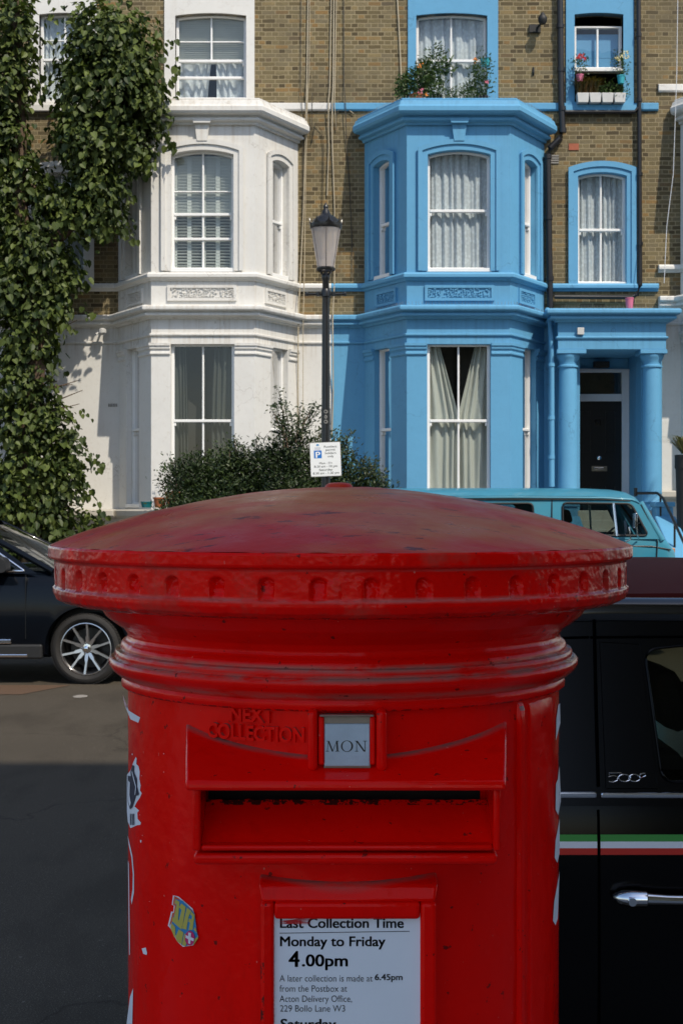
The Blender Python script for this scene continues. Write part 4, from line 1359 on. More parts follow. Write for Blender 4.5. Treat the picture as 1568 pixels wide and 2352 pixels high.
    def cv(c): return 2009.4 + c * .3662
    def tf(a, b): return (wx(a, yt), yt, wz(b, yt))
    def line(mb, s, c0, c1, base, cap, off): text_on(mb, s, cu(c0), cu(c1), -cv(base), cap * .3662, lambda a, b: tf(a, -b), -.004 if off < 0 else 0, max(0, off))
    line(tx, 'Last Collection Time', 345, 1120, 332, 60, .022)
    line(tx, 'Monday to Friday', 345, 1005, 447, 60, .022)
    line(tx, '4', 398, 468, 576, 95, .026)
    line(tx, '.00pm', 482, 770, 573, 72, .024)
    line(tx, '6.45pm', 938, 1112, 660, 37, .022)
    line(tx, 'Saturday', 348, 697, 965, 60, .022)
    line(tx, '9.00am', 398, 770, 1090, 72, .024) if False else None
    line(tl, 'A later collection is made at', 342, 924, 669, 40, -.004)
    line(tl, 'from the Postbox at', 342, 765, 733, 40, -.004)
    line(tl, 'Acton Delivery Office,', 342, 795, 797, 40, -.004)
    line(tl, '229 Bollo Lane W3', 345, 752, 858, 40, -.004)
    tl.add([tf(cu(342), cv(364)), tf(cu(1157), cv(352)), tf(cu(1157), cv(356)), tf(cu(342), cv(368))], [(0, 1, 2, 3)])
    tx.v += tl.v and []
    k = len(tx.v); tx.v += tl.v; tx.f += [tuple(i + k for i in f) for f in tl.f]
    tx.build('lettering', 'ink', note, recalc=False)
    sc = MB(); rnd = random.Random(2)
    for i in range(26):
        a = rnd.uniform(325, 380); b = rnd.uniform(450, 560); v = rnd.uniform(288, 312)
        dv = rnd.uniform(-10, 4)
        ys = yt - .0003 - i * .00001
        def sf2(a_, b_): return (wx(cu(a_), ys), ys, wz(cv(b_), ys))
        w = rnd.uniform(.8, 2.4)
        sc.add([sf2(a, v), sf2((a + b) / 2, v + dv - 2 - w), sf2(b, v + dv), sf2((a + b) / 2, v + dv - 2 + w)], [(0, 1, 2, 3)])
    sc.build('red_scribble', 'inkred', note, recalc=False)
    # ---- stickers and scraps on the curved body
    def onbody(u, v, lift):
        """measured point of the photograph carried on to the cylinder"""
        r = .241 + lift
        q = (u - 784.0) / F
        A = 1 + q * q; B = -2 * (BY + BX * q); C_ = BX * BX + BY * BY - r * r
        disc = B * B - 4 * A * C_
        Y = (-B - math.sqrt(max(disc, 0))) / (2 * A)
        return (q * Y, Y, wz(v, Y))
    def patch(mb, pts, lift, sub=6):
        # triangles split until each hugs the curved wall
        tri = tessellate_polygon([[Vector((p[0], p[1], 0)) for p in pts]])
        todo = [tuple(pts[i] for i in t) for t in tri]
        key = {}; vs = []; fs = []
        def vid(p):
            q = (round(p[0], 3), round(p[1], 3))
            if q not in key: key[q] = len(vs); vs.append(onbody(p[0], p[1], lift))
            return key[q]
        while todo:
            t = todo.pop()
            L = [(math.dist(onbody(*t[i], lift), onbody(*t[(i + 1) % 3], lift)), i) for i in range(3)]
            d, i = max(L)
            if d > .0075:
                p, q, r_ = t[i], t[(i + 1) % 3], t[(i + 2) % 3]
                m_ = ((p[0] + q[0]) / 2, (p[1] + q[1]) / 2)
                todo += [(p, m_, r_), (m_, q, r_)]
            else: fs.append(tuple(vid(p) for p in t))
        mb.add(vs, fs)
    # badge-shaped sticker; corners measured in the enlarged crop
    def su(c): return (275.6 + c[0] * .2051, 1710.9 + c[1] * .2051)
    S = lambda *c: [su(p) for p in c]
    st = MB(); patch(st, S((595, 1685), (660, 1700), (815, 1835), (838, 1900), (860, 2080), (878, 2150), (820, 2245), (705, 2262), (640, 2200), (570, 2060), (538, 2025), (575, 1865), (600, 1870), (605, 1800), (582, 1790)), .0006)
    sk = st.build('sticker', 'sticker', root, recalc=False)
    st = MB(); patch(st, S((608, 1692), (655, 1715), (808, 1850), (828, 1888), (600, 1960), (552, 2030), (588, 1880), (606, 1880), (615, 1800), (592, 1790)), .0011); st.build('orange_border', 'orange', sk, recalc=False)
    st = MB(); patch(st, S((622, 1725), (700, 1745), (832, 1885), (862, 2100), (870, 2150), (740, 2258), (690, 2240), (570, 2035), (612, 1890), (624, 1890), (632, 1790), (612, 1775)), .0016); st.build('blue_ground', 'cyan', sk, recalc=False)
    st = MB()
    patch(st, S((625, 1730), (668, 1758), (652, 1960), (700, 2000), (690, 2070), (585, 1975), (592, 1930), (606, 1935), (636, 1790), (612, 1770)), .0021)
    patch(st, S((690, 1775), (738, 1815), (700, 2030), (655, 1990), (664, 1955), (690, 1850), (662, 1815)), .0021)
    patch(st, S((752, 1820), (800, 1862), (770, 1920), (745, 2070), (695, 2055)), .0021)
    patch(st, S((800, 1866), (836, 1905), (815, 2070), (770, 2075), (785, 1990), (768, 1980), (775, 1940), (800, 1955), (808, 1920), (790, 1900)), .0021)
    patch(st, S((566, 2045), (580, 1995), (620, 2040), (622, 2130), (612, 2160)), .0021)
    patch(st, S((660, 2065), (712, 2100), (690, 2235), (640, 2200), (622, 2150)), .0021)
    patch(st, S((722, 2110), (760, 2150), (735, 2255), (695, 2240)), .0021)
    patch(st, S((845, 2040), (852, 2070), (862, 2110), (826, 2065)), .0021)
    patch(st, S((870, 2145), (875, 2165), (825, 2240), (830, 2180)), .0021)
    st.build('mustard_letters', 'olive', sk, recalc=False)
    st = MB(); patch(st, S(*[(782 + 55 * cos(i * pi / 14), 2165 + 82 * sin(i * pi / 14)) for i in range(28)]), .0026); st.build('pink_disc', 'pink', sk, recalc=False)
    st = MB()
    patch(st, S((765, 2100), (797, 2108), (788, 2230), (765, 2222)), .0031); patch(st, S((735, 2130), (828, 2168), (825, 2200), (738, 2162)), .0033)
    st.build('white_cross', 'sticker', sk, recalc=False)
    # torn paper on the left shoulder
    tp = MB()
    patch(tp, S((80, 335), (120, 285), (150, 200), (178, 135), (188, 150), (184, 215), (210, 240), (222, 300), (218, 380), (232, 450), (225, 510), (245, 540), (225, 590), (190, 640), (165, 690), (215, 735), (195, 760), (200, 830), (235, 870), (230, 895), (190, 900), (120, 932), (90, 860), (80, 750)), .0006, 3)
    tq = tp.build('torn_sticker', 'sticker', root, recalc=False)
    tp = MB()
    patch(tp, S((88, 345), (122, 350), (118, 300), (140, 225), (160, 235), (158, 300), (190, 380), (192, 470), (214, 550), (205, 565), (180, 570), (160, 640), (140, 700), (112, 720), (90, 640)), .0012, 3)
    for x in (112, 132, 150): patch(tp, S((x, 770), (x + 9, 770), (x + 11, 895), (x + 2, 900)), .0012, 3)
    tp.build('navy_print', 'navy', tq, recalc=False)
    tp = MB()
    patch(tp, S((95, 400), (112, 420), (108, 560), (122, 650), (112, 690), (96, 640), (92, 520)), .0018, 3)
    patch(tp, S((132, 300), (138, 295), (165, 400), (182, 470), (172, 560), (166, 560), (174, 470), (155, 400)), .0018, 3)
    tp.build('pale_print', 'sticker', tq, recalc=False)
    def scrap(pts):
        sc = MB(); patch(sc, pts, .0007, 3); sc.build('paper_scrap', 'sticker', root, recalc=False)
    for pts in (S((88, 1015), (110, 1110), (140, 1240), (158, 1450), (158, 1650), (132, 1790), (125, 1730), (142, 1620), (146, 1450), (130, 1260), (100, 1120)),
                S((92, 1290), (100, 1330), (104, 1520), (108, 1900), (112, 2200), (112, 2352), (104, 2352), (100, 2000), (96, 1600)),
                S((245, 2280), (290, 2270), (305, 2330), (300, 2352), (262, 2340)),
                [(282, 1595), (296, 1632), (322, 1648), (318, 1660), (300, 1652), (287, 1620)], [(299, 2290), (306, 2270), (304, 2352), (291, 2352)],
                [(1281, 1620), (1285, 1615), (1286, 1660), (1276, 1700), (1277, 1650)], [(1280, 1790), (1284, 1760), (1287, 1840), (1281, 1872), (1275, 1860), (1276, 1800)],
                [(1281, 1900), (1284.5, 1880), (1284, 1960), (1279, 1982), (1273, 1970), (1275, 1930)], [(1283, 2010), (1284, 2000), (1280, 2110), (1275, 2125), (1269, 2115), (1272, 2070)]):
        scrap(pts)
    for (x, y, w, h) in ((135, 95, 9, 22), (228, 1065, 14, 30), (240, 340, 5, 10), (488, 95, 8, 8), (490, 300, 5, 9), (328, 1752, 8, 6), (250, 1010, 4, 8), (220, 780, 5, 8)):
        scrap(S((x, y), (x + w, y + h * .2), (x + w * .7, y + h), (x + w * .1, y + h * .8)))
    return root
pillar_box()


# ------------------------------------------------------------------ vehicles
LSHAPE = {0: ((.05, .95), (.16, .985), (.42, 1), (.62, .995), (.80, .975), (.91, .945), (.97, .90)), 1: ((.05, .95), (.16, .985), (.42, .995), (.62, 1), (.82, .998), (.94, .992), (.985, .98))}
def loft(mb, stations, yc, shape=0):
    """closed car-body loft along X; station = (x, zb, zt, w, crown)"""
    rings = []
    for (x, zb, zt, w, cr) in stations:
        h = zt - zb
        half = [(0, zb), (.80 * w, zb)] + [(k_ * w, zb + f_ * h) for f_, k_ in LSHAPE[shape]] + [((.95 if shape else .82) * w, zt + cr * .15), (.5 * w, zt + cr * .75), (0, zt + cr)]
        rings.append([(x, yc - y, z) for y, z in half] + [(x, yc + y, z) for y, z in half[-2:0:-1]])
    k = len(rings[0])
    vs = [p for r in rings for p in r]
    fs = [(i * k + j, i * k + (j + 1) % k, (i + 1) * k + (j + 1) % k, (i + 1) * k + j) for i in range(len(rings) - 1) for j in range(k)]
    fs += [tuple(range(k)), tuple((len(rings) - 1) * k + j for j in range(k))]
    mb.add(vs, fs)


def cut_arches(o, wheels, yn, yf, rad):
    """cut round wheel arches out of a body mesh"""
    for (x, z) in wheels:
        for (y0, y1) in ((yn - .3, yn + .42), (yf - .42, yf + .3)):
            c = MB(); c.lathe([(rad, y0), (rad, y1)], x, z, 48, axis='y')
            co = c.build('cutter', 'trim')
            md = o.modifiers.new('arch', 'BOOLEAN'); md.operation = 'DIFFERENCE'; md.object = co; md.solver = 'EXACT'
            bpy.context.view_layer.update()
            dg = bpy.context.evaluated_depsgraph_get()
            me = bpy.data.meshes.new_from_object(o.evaluated_get(dg))
            o.modifiers.clear()
            old = o.data; o.data = me; bpy.data.meshes.remove(old)
            bpy.data.objects.remove(co)
    o.data.polygons.foreach_set('use_smooth', [True] * len(o.data.polygons))
    o.data.set_sharp_from_angle(angle=R(32))


def wheel(root, x, y, z, r, wdt, side, style, steer=0.0, rimr=None):
    """tyre with rim, spokes and nuts as sub-parts; side -1 faces the camera"""
    rimr = rimr or r * .74
    t = MB()
    def fn(a, d, c):            # a across, d outward, c up
        ca, sa = cos(steer), sin(steer)
        X, Y = a, d * side
        return (x + X * ca - Y * sa, y + X * sa + Y * ca, z + c)
    prof = [(rimr, .03), (rimr + .012, .055), (rimr + .04, .072), (r - .03, .070), (r - .008, .055), (r, .03), (r, -wdt + .03), (r - .02, -wdt + .005), (rimr, -wdt)]
    n = 64; vs = []; fs = []
    for (rr, d) in prof:
        for j in range(n): w = 2 * pi * j / n; vs.append(fn(rr * sin(w), d, rr * cos(w)))
    for i in range(len(prof) - 1):
        for j in range(n): fs.append((i * n + j, i * n + (j + 1) % n, (i + 1) * n + (j + 1) % n, (i + 1) * n + j))
    t.add(vs, fs)
    # tread blocks
    for j in range(72):
        w = 2 * pi * j / 72; w2 = w + .055
        for d0, d1 in ((.05, .005), (-.01, -.06), (-.075, -.12)):
            q = [fn((r + e) * sin(a), d, (r + e) * cos(a)) for e in (-.004, .006) for a, d in ((w, d0), (w2, d0), (w2, d1), (w, d1))]
            t.add(q, [(4, 5, 6, 7), (0, 1, 5, 4), (1, 2, 6, 5), (2, 3, 7, 6), (3, 0, 4, 7)])
    ty = t.build('wheel', 'tyre', root, smooth=35)
    b = MB()
    for prof2 in ([(rimr - .002, .045), (rimr - .02, .03), (rimr - .035, -.06), (rimr - .06, -.10), (.05, -.10)],):
        k = len(b.v); vs = []
        for (rr, d) in prof2:
            for j in range(n): w = 2 * pi * j / n; vs.append(fn(rr * sin(w), d, rr * cos(w)))
        b.add(vs, [(i * n + j, i * n + (j + 1) % n, (i + 1) * n + (j + 1) % n, (i + 1) * n + j) for i in range(len(prof2) - 1) for j in range(n)])
    b.build('rim', 'rimblack' if style == 'alloy' else 'chrome', ty, smooth=40)
    a = MB()
    if style == 'alloy':
        k = len(a.v)
        for rr, d in ((rimr + .001, .047), (rimr - .007, .049), (rimr - .010, .040)):
            for j in range(n): w = 2 * pi * j / n; a.v.append(fn(rr * sin(w), d, rr * cos(w)))
        a.f += [(k + i * n + j, k + i * n + (j + 1) % n, k + (i + 1) * n + (j + 1) % n, k + (i + 1) * n + j) for i in range(2) for j in range(n)]
        for q in range(5):
            base = 2 * pi * q / 5 + .36
            for sg in (-1, 1):
                def rad(rr, off, d):
                    return fn(rr * sin(base) + off * cos(base), d, rr * cos(base) - off * sin(base))
                o0, o1 = .020 * sg, .105 * sg
                Ls = [(.045, .012 * sg, .018, .012), (.10, .030 * sg, .017, .022), (.125, .036 * sg, .010, .026), (rimr - .012, .083 * sg, .0115, .040)]
                for (r0, c0, h0, d0), (r1, c1, h1, d1) in zip(Ls, Ls[1:]):
                    a.add([rad(r0, c0 - h0, d0), rad(r0, c0 + h0, d0), rad(r1, c1 + h1, d1), rad(r1, c1 - h1, d1),
                           rad(r0, c0 - h0, d0 - .03), rad(r0, c0 + h0, d0 - .03), rad(r1, c1 + h1, d1 - .03), rad(r1, c1 - h1, d1 - .03)],
                          [(0, 1, 2, 3), (0, 3, 7, 4), (1, 5, 6, 2)])
        a.build('spokes', 'alloy', ty, recalc=False)
        h = MB(); vs = []
        pr = [(.0, .036), (.018, .035), (.028, .028), (.030, .01), (.05, .008), (.052, -.02)]
        for (rr, d) in pr:
            for j in range(20): w = 2 * pi * j / 20; vs.append(fn(rr * sin(w), d, rr * cos(w)))
        h.add(vs, [(i * 20 + j, i * 20 + (j + 1) % 20, (i + 1) * 20 + (j + 1) % 20, (i + 1) * 20 + j) for i in range(len(pr) - 1) for j in range(20)])
        for q in range(5):
            w = 2 * pi * q / 5 + .36 + pi / 5
            h.tube([fn(.052 * sin(w), -.01, .052 * cos(w)), fn(.052 * sin(w), .018, .052 * cos(w))], .008, 8)
        h.build('hub_cap', 'chrome', ty, smooth=40)
    else:
        h = MB(); vs = []
        pr = [(.0, .05), (.06, .048), (.10, .03), (.115, .0), (rimr - .04, -.01)]
        for (rr, d) in pr:
            for j in range(32): w = 2 * pi * j / 32; vs.append(fn(rr * sin(w), d, rr * cos(w)))
        h.add(vs, [(i * 32 + j, i * 32 + (j + 1) % 32, (i + 1) * 32 + (j + 1) % 32, (i + 1) * 32 + j) for i in range(len(pr) - 1) for j in range(32)])
        h.build('hub_cap', 'alloy', ty, smooth=40)
    return ty


def cabin(root, paintm, yc, wb, zbelt, tum, outline, windows, roofpts, crown, roofmat=None, frame_r=.012, framemat='trim', wtop_extra=0.0, glass='carglass', rev=.05):
    """upper body: two leaning side panels with window openings, panes, a crowned roof"""
    def side(sg):
        def P(x, z, o=0.0): return (x, yc + sg * (wb - tum * (z - zbelt) + o), z)
        return P
    for sg in (-1, 1):
        P = side(sg)
        m = MB()
        panel(m, P, outline, windows, rev)
        m.build('side_panel', paintm, root)
        g = MB()
        for h in windows: g.poly([h], lambda a, z: P(a, z, -rev * .45))
        g.build('side_window', glass, root)
        fr = MB()
        for h in windows:
            pts = [P(a, z, .004) for a, z in h]
            fr.tube(pts + [pts[0], pts[1]], frame_r, 6, False)
        fr.build('window_trim', framemat, root, smooth=60)
    m = MB(); n = 18; vs = []
    for (x, z) in roofpts:
        hw = wb - tum * (z - zbelt) + wtop_extra
        for i in range(n + 1):
            t = -1 + 2 * i / n
            e = abs(t) ** 2.6
            vs.append((x, yc + hw * t, z + crown * (1 - e)))
    m.add(vs, [(i * (n + 1) + j, i * (n + 1) + j + 1, (i + 1) * (n + 1) + j + 1, (i + 1) * (n + 1) + j) for i in range(len(roofpts) - 1) for j in range(n)])
    m.build('roof', roofmat or paintm, root, smooth=50)
    return side


def rounded(pts, r, n=4):
    """round the corners of a 2-D outline"""
    out = []
    L = len(pts)
    for i in range(L):
        p0, p, p1 = Vector(pts[i - 1]), Vector(pts[i]), Vector(pts[(i + 1) % L])
        a = (p0 - p); b = (p1 - p)
        ra = min(r, a.length * .45, b.length * .45)
        s0 = p + a.normalized() * ra; s1 = p + b.normalized() * ra
        for k in range(n + 1):
            t = k / n
            out.append(tuple((1 - t) ** 2 * s0 + 2 * t * (1 - t) * p + t * t * s1))
    return out


def quad_glass(root, name, mat, pts, nx=10, bow=.0, axis=Vector((1, 0, 0)), inset=0.0):
    """a bowed pane between four corners: bottom near, bottom far, top far, top near"""
    a, b, c, d = [Vector(p) for p in pts]
    m = MB(); vs = []
    for i in range(7):
        for j in range(nx + 1):
            s, t = i / 6, j / nx
            s = inset + s * (1 - 2 * inset); t = inset * .6 + t * (1 - 1.2 * inset)
            p = (a * (1 - t) + b * t) * (1 - s) + (d * (1 - t) + c * t) * s
            p = p + axis * bow * (1 - (2 * t - 1) ** 2)
            vs.append(tuple(p))
    m.add(vs, [(i * (nx + 1) + j, i * (nx + 1) + j + 1, (i + 1) * (nx + 1) + j + 1, (i + 1) * (nx + 1) + j) for i in range(6) for j in range(nx)])
    return m.build(name, mat, root, smooth=180)


def seats(root, xs, yc, z, top):
    for x in xs:
        m = MB()
        for y in (-.36, .36):
            m.box((x - .25, yc + y - .24, z), (x + .25, yc + y + .24, z + .14))
            m.prism([(x - .30, z + .1), (x - .18, z + .1), (x - .34, top), (x - .44, top)], lambda a, b, o: (a, yc + y + o, b), -.23, .23)
            m.prism([(x - .36, top + .02), (x - .28, top + .02), (x - .32, top + .18), (x - .40, top + .18)], lambda a, b, o: (a, yc + y + o, b), -.12, .12)
        m.build('seats', 'seat', root, bevel=.04)


def dark_suv():
    Y0 = 13.84; w = .95; yc = Y0 + w; xw = -2.487
    root = thing('parked_car', 'dark blue suv with black and silver alloy wheels, nose hidden behind the red box', 'car', (xw - 1.4, yc, 0))
    m = MB()
    X = lambda d: xw + d
    loft(m, [(X(.93), .34, .70, .55, .0), (X(.90), .30, .80, .70, .02), (X(.80), .27, .90, .84, .04), (X(.62), .26, .985, .91, .05), (X(.35), .25, 1.03, .945, .055), (X(0), .25, 1.07, .95, .055), (X(-.35), .25, 1.105, .95, .05), (X(-.62), .25, 1.115, .95, .02),
             (X(-1.2), .25, 1.11, .95, .0), (X(-2.2), .25, 1.12, .95, .0), (X(-3.0), .26, 1.13, .95, .0), (X(-3.5), .30, 1.12, .92, .0), (X(-3.72), .36, 1.06, .82, 0), (X(-3.78), .42, .95, .7, 0)], yc)
    b = m.build('body', 'suv', root)
    cut_arches(b, ((xw, .36), (xw - 2.86, .36)), Y0, Y0 + 2 * w, .40)
    for x in (xw, xw - 2.86):
        for y0, y1 in ((Y0 + .25, Y0 + .43), (Y0 + 2 * w - .43, Y0 + 2 * w - .25)):
            well = MB(); well.lathe([(.395, y0), (.395, y1)], x, .36, 32, axis='y'); well.build('wheel_arch', 'trim', root)
    P = cabin(root, 'suv', yc, .90, 1.10, .42,
              [(X(-.48), 1.08), (X(-1.18), 1.545), (X(-1.5), 1.60), (X(-2.6), 1.60), (X(-3.3), 1.54), (X(-3.62), 1.10), (X(-3.6), 1.08)],
              [rounded([(X(-.60), 1.105), (X(-1.20), 1.495), (X(-1.56), 1.545), (X(-1.70), 1.545), (X(-1.70), 1.10)], .03), rounded([(X(-1.80), 1.10), (X(-1.80), 1.545), (X(-2.55), 1.54), (X(-2.75), 1.12)], .04), rounded([(X(-2.85), 1.13), (X(-2.68), 1.53), (X(-3.2), 1.49), (X(-3.42), 1.15)], .04)],
              [(X(-1.18), 1.545), (X(-1.3), 1.575), (X(-1.6), 1.60), (X(-2.2), 1.61), (X(-2.8), 1.59), (X(-3.3), 1.54)], .075, frame_r=.011, framemat='chrome')
    hw = .90 - .42 * .445; hb = .90
    quad_glass(root, 'windscreen', 'carglass', [(X(-.33), yc - hb + .03, 1.115), (X(-.33), yc + hb - .03, 1.115), (X(-1.18), yc + hw, 1.545), (X(-1.18), yc - hw, 1.545)], 12, .16)
    quad_glass(root, 'rear_window', 'carglass', [(X(-3.70), yc - .85, 1.10), (X(-3.70), yc + .85, 1.10), (X(-3.3), yc + hw, 1.54), (X(-3.3), yc - hw, 1.54)], 12, -.05)
    for sg in (-1, 1):
        ap = MB(); ap.tube([(X(-.33), yc + sg * (hb - .02), 1.10), (X(-.75), yc + sg * (hb - .02 - .42 * .21), 1.325), (X(-1.2), yc + sg * (hw + .005), 1.55), (X(-1.6), yc + sg * (hw - .015), 1.60)], .032, 8)
        ap.build('window_pillar', 'suv', root, smooth=60)
    dash = MB(); dash.box((X(-1.1), yc - .8, .95), (X(-.45), yc + .8, 1.09)); dash.build('dashboard', 'trim', root, bevel=.03)
    seats(root, (X(-1.55), X(-2.5)), yc, .72, 1.28)
    tr = MB()
    yo = Y0 - .004
    tr.box((X(-2.4), yo - .012, .40), (X(-.72), yo + .04, .445)); tr.box((X(-2.45), yo - .008, .27), (X(-.56), yo + .05, .30))
    tr.build('sill_trim', 'chrome', root, bevel=.008)
    cl = MB(); cl.box((X(-2.5), yo - .004, .25), (X(-.42), yo + .06, .395)); cl.build('sill_cladding', 'trim', root, bevel=.02)
    mr = MB(); mr.prism(rounded([(X(-.98), 1.10), (X(-.72), 1.10), (X(-.74), 1.24), (X(-.92), 1.26)], .05), lambda a, b_, o: (a, Y0 - o, b_), .0, .22)
    mr.build('door_mirror', 'trim', root, bevel=.03, smooth=40)
    sm = MB(); sm.box((X(-.585), Y0 - .002, .45), (X(-.58), Y0 + .03, 1.07)); sm.box((X(-1.74), Y0 - .002, .45), (X(-1.735), Y0 + .03, 1.08)); sm.build('door_seam', 'rimblack', root)
    hl = MB(); hl.prism([(X(.62), .82), (X(.86), .70), (X(.86), .80), (X(.60), .90)], lambda a, b_, o: (a, yc - .83 - o, b_), -.12, .06); hl.build('headlight', 'lens', root, bevel=.02)
    hl = MB(); hl.prism([(X(.62), .82), (X(.86), .70), (X(.86), .80), (X(.60), .90)], lambda a, b_, o: (a, yc + .83 + o, b_), -.12, .06); hl.build('headlight', 'lens', root, bevel=.02)
    gr = MB(); gr.box((X(.90), yc - .45, .48), (X(.945), yc + .45, .70)); gr.build('grille', 'trim', root, bevel=.02)
    for x, st in ((xw, R(-7)), (xw - 2.86, 0)):
        wheel(root, x, Y0 + .09, .345, .345, .22, -1, 'alloy', st)
        wheel(root, x, Y0 + 2 * w - .09, .345, .345, .22, 1, 'alloy', st)
dark_suv()


def camper_van():
    Y0 = 16.3; w = .86; yc = Y0 + w
    root = thing('camper_van', 'turquoise vintage camper van with split quarter window, parked before the blue house', 'van', (1.6, yc, 0))
    m = MB()
    loft(m, [(3.90, .45, .75, .52, .02), (3.885, .38, 1.05, .66, .04), (3.84, .34, 1.22, .75, .05), (3.74, .32, 1.335, .81, .03), (3.60, .30, 1.375, .84, .01), (3.3, .28, 1.38, .855, 0), (2.5, .28, 1.385, .86, 0), (1.0, .28, 1.39, .86, 0), (0, .30, 1.39, .86, 0), (-.45, .34, 1.37, .83, 0), (-.58, .4, 1.3, .74, 0), (-.62, .5, 1.1, .6, 0)], yc, 1)
    b = m.build('body', 'vw', root)
    cut_arches(b, ((2.78, .32), (.38, .32)), Y0, Y0 + 2 * w, .37)
    wins = [rounded([(2.535, 1.40), (2.54, 1.775), (3.33, 1.765), (3.515, 1.40)], .06, 5), rounded([(1.42, 1.40), (1.42, 1.765), (2.20, 1.77), (2.20, 1.40)], .06, 5), rounded([(.42, 1.40), (.42, 1.755), (1.28, 1.76), (1.28, 1.40)], .06, 5), rounded([(-.38, 1.40), (-.36, 1.74), (.28, 1.75), (.28, 1.40)], .06, 5)]
    cabin(root, 'vw', yc, .845, 1.38, .16,
          [(-.50, 1.36), (-.40, 1.82), (.5, 1.835), (2.0, 1.84), (3.0, 1.835), (3.36, 1.815), (3.43, 1.76), (3.64, 1.36)], wins,
          [(-.52, 1.70), (-.47, 1.79), (-.38, 1.83), (.2, 1.85), (1.2, 1.855), (2.2, 1.855), (2.9, 1.85), (3.2, 1.835), (3.35, 1.81), (3.43, 1.77)], .10, frame_r=.014, wtop_extra=.012)
    for sg in (-1, 1):
        gut = MB(); gut.tube([(-.45, yc + sg * .775, 1.80), (.5, yc + sg * .785, 1.832), (2.0, yc + sg * .788, 1.838), (3.0, yc + sg * .785, 1.832), (3.34, yc + sg * .775, 1.812), (3.46, yc + sg * .765, 1.74), (3.58, yc + sg * .785, 1.52)], .014, 8)
        gut.build('rain_gutter', 'vw', root, smooth=60)
    gs = MB()
    gs.tube([(-.42, Y0 + .08, 1.812), (.5, Y0 + .068, 1.817), (3.0, Y0 + .068, 1.817), (3.32, Y0 + .08, 1.798)], .007, 6)
    gs.build('gutter_seam', 'rimblack', root, smooth=60)
    quad_glass(root, 'windscreen', 'carglass', [(3.70, yc - .76, 1.37), (3.70, yc + .76, 1.37), (3.45, yc + .70, 1.77), (3.45, yc - .70, 1.77)], 12, .12)
    quad_glass(root, 'rear_window', 'carglass', [(-.52, yc - .7, 1.38), (-.52, yc + .7, 1.38), (-.45, yc + .66, 1.76), (-.45, yc - .66, 1.76)], 8, -.06)
    for sg in (-1, 1):
        fp = MB(); fp.tube([(3.68, yc + sg * .80, 1.34), (3.55, yc + sg * .765, 1.58), (3.44, yc + sg * .735, 1.78)], .04, 8)
        fp.build('window_pillar', 'vw', root, smooth=60)
    for sg in (-1, 1):
        qb = MB(); qb.tube([(3.155, yc + sg * .852, 1.395), (3.125, yc + sg * .795, 1.77)], .014, 8)
        qb.build('quarter_light_bar', 'chrome', root, smooth=60)
    seats(root, (3.0,), yc, .95, 1.52)
    ds = MB(); ds.box((3.35, yc - .75, 1.1), (3.62, yc + .75, 1.38)); ds.build('dashboard', 'trim', root, bevel=.03)
    sw = MB(); vs = [(3.28 + .10 * sin(2 * pi * i / 20), yc + .36 + .2 * cos(2 * pi * i / 20), 1.36 + .12 * sin(2 * pi * i / 20)) for i in range(21)]; sw.tube(vs, .012, 6, False); sw.build('steering_wheel', 'trim', root, smooth=60)
    sm = MB()
    y_ = Y0 + .008
    sm.tube([(2.42, Y0 + .085, 1.81), (2.41, Y0 + .03, 1.55), (2.40, Y0 - .002, 1.2), (2.40, Y0 - .002, .8), (2.42, Y0 + .01, .40)], .008, 6)
    sm.tube([(3.44, Y0 + .075, 1.76), (3.56, Y0 + .045, 1.50), (3.62, Y0 + .02, 1.33), (3.60, Y0 + .012, 1.0)], .008, 6)
    sm.tube([(1.35, Y0 + .075, 1.81), (1.35, Y0 + .02, 1.5), (1.35, Y0 - .002, 1.2), (1.35, Y0 - .002, .45)], .007, 6)
    sm.tube([(2.40, Y0 + .015, 1.285), (3.55, Y0 + .02, 1.275), (3.78, Y0 + .06, 1.235)], .010, 6)
    sm.build('door_seam', 'rimblack', root, smooth=60)
    mi = MB()
    mi.tube([(3.40, Y0 - .0, 1.36), (3.36, Y0 - .12, 1.42), (3.34, Y0 - .17, 1.52)], .009, 6)
    mi.box((3.31, Y0 - .24, 1.49), (3.335, Y0 - .11, 1.66))
    mi.tube([(3.24, Y0 - .01, 1.32), (3.30, Y0 - .05, 1.36), (3.28, Y0 - .06, 1.50)], .01, 6)
    mi.build('door_mirror', 'chrome', root, smooth=40, bevel=.01)
    for sg in (-1, 1):
        hl = MB(); hl.lathe([(.0, 3.935), (.06, 3.93), (.10, 3.905), (.115, 3.86), (.12, 3.80)], 0, 0, 24)
        hl.v = [(p[2], yc + sg * .55 + p[0], .98 + p[1]) for p in hl.v]
        hl.build('headlight', 'lens', root, smooth=60)
    ind = MB(); ind.box((3.80, yc - .62, 1.19), (3.875, yc - .46, 1.25)); ind.build('indicator', 'amber', root, bevel=.01)
    ind = MB(); ind.box((3.80, yc + .46, 1.19), (3.875, yc + .62, 1.25)); ind.build('indicator', 'amber', root, bevel=.01)
    bp = MB(); bp.tube([(3.55, yc - .88, .46), (3.85, yc - .80, .46), (3.99, yc - .55, .46), (4.02, yc, .46), (3.99, yc + .55, .46), (3.85, yc + .80, .46), (3.55, yc + .88, .46)], .065, 8); bp.build('bumper', 'planter', root, smooth=60)
    for x in (2.78, .38):
        wheel(root, x, Y0 + .09, .325, .325, .17, -1, 'steel', 0, .20); wheel(root, x, Y0 + 2 * w - .09, .325, .325, .17, 1, 'steel', 0, .20)
    wp = MB(); wp.tube([(3.70, yc - .3, 1.38), (3.66, yc - .1, 1.52)], .008, 6); wp.tube([(3.70, yc + .35, 1.38), (3.66, yc + .55, 1.52)], .008, 6); wp.build('windscreen_wiper', 'trim', root)
camper_van()


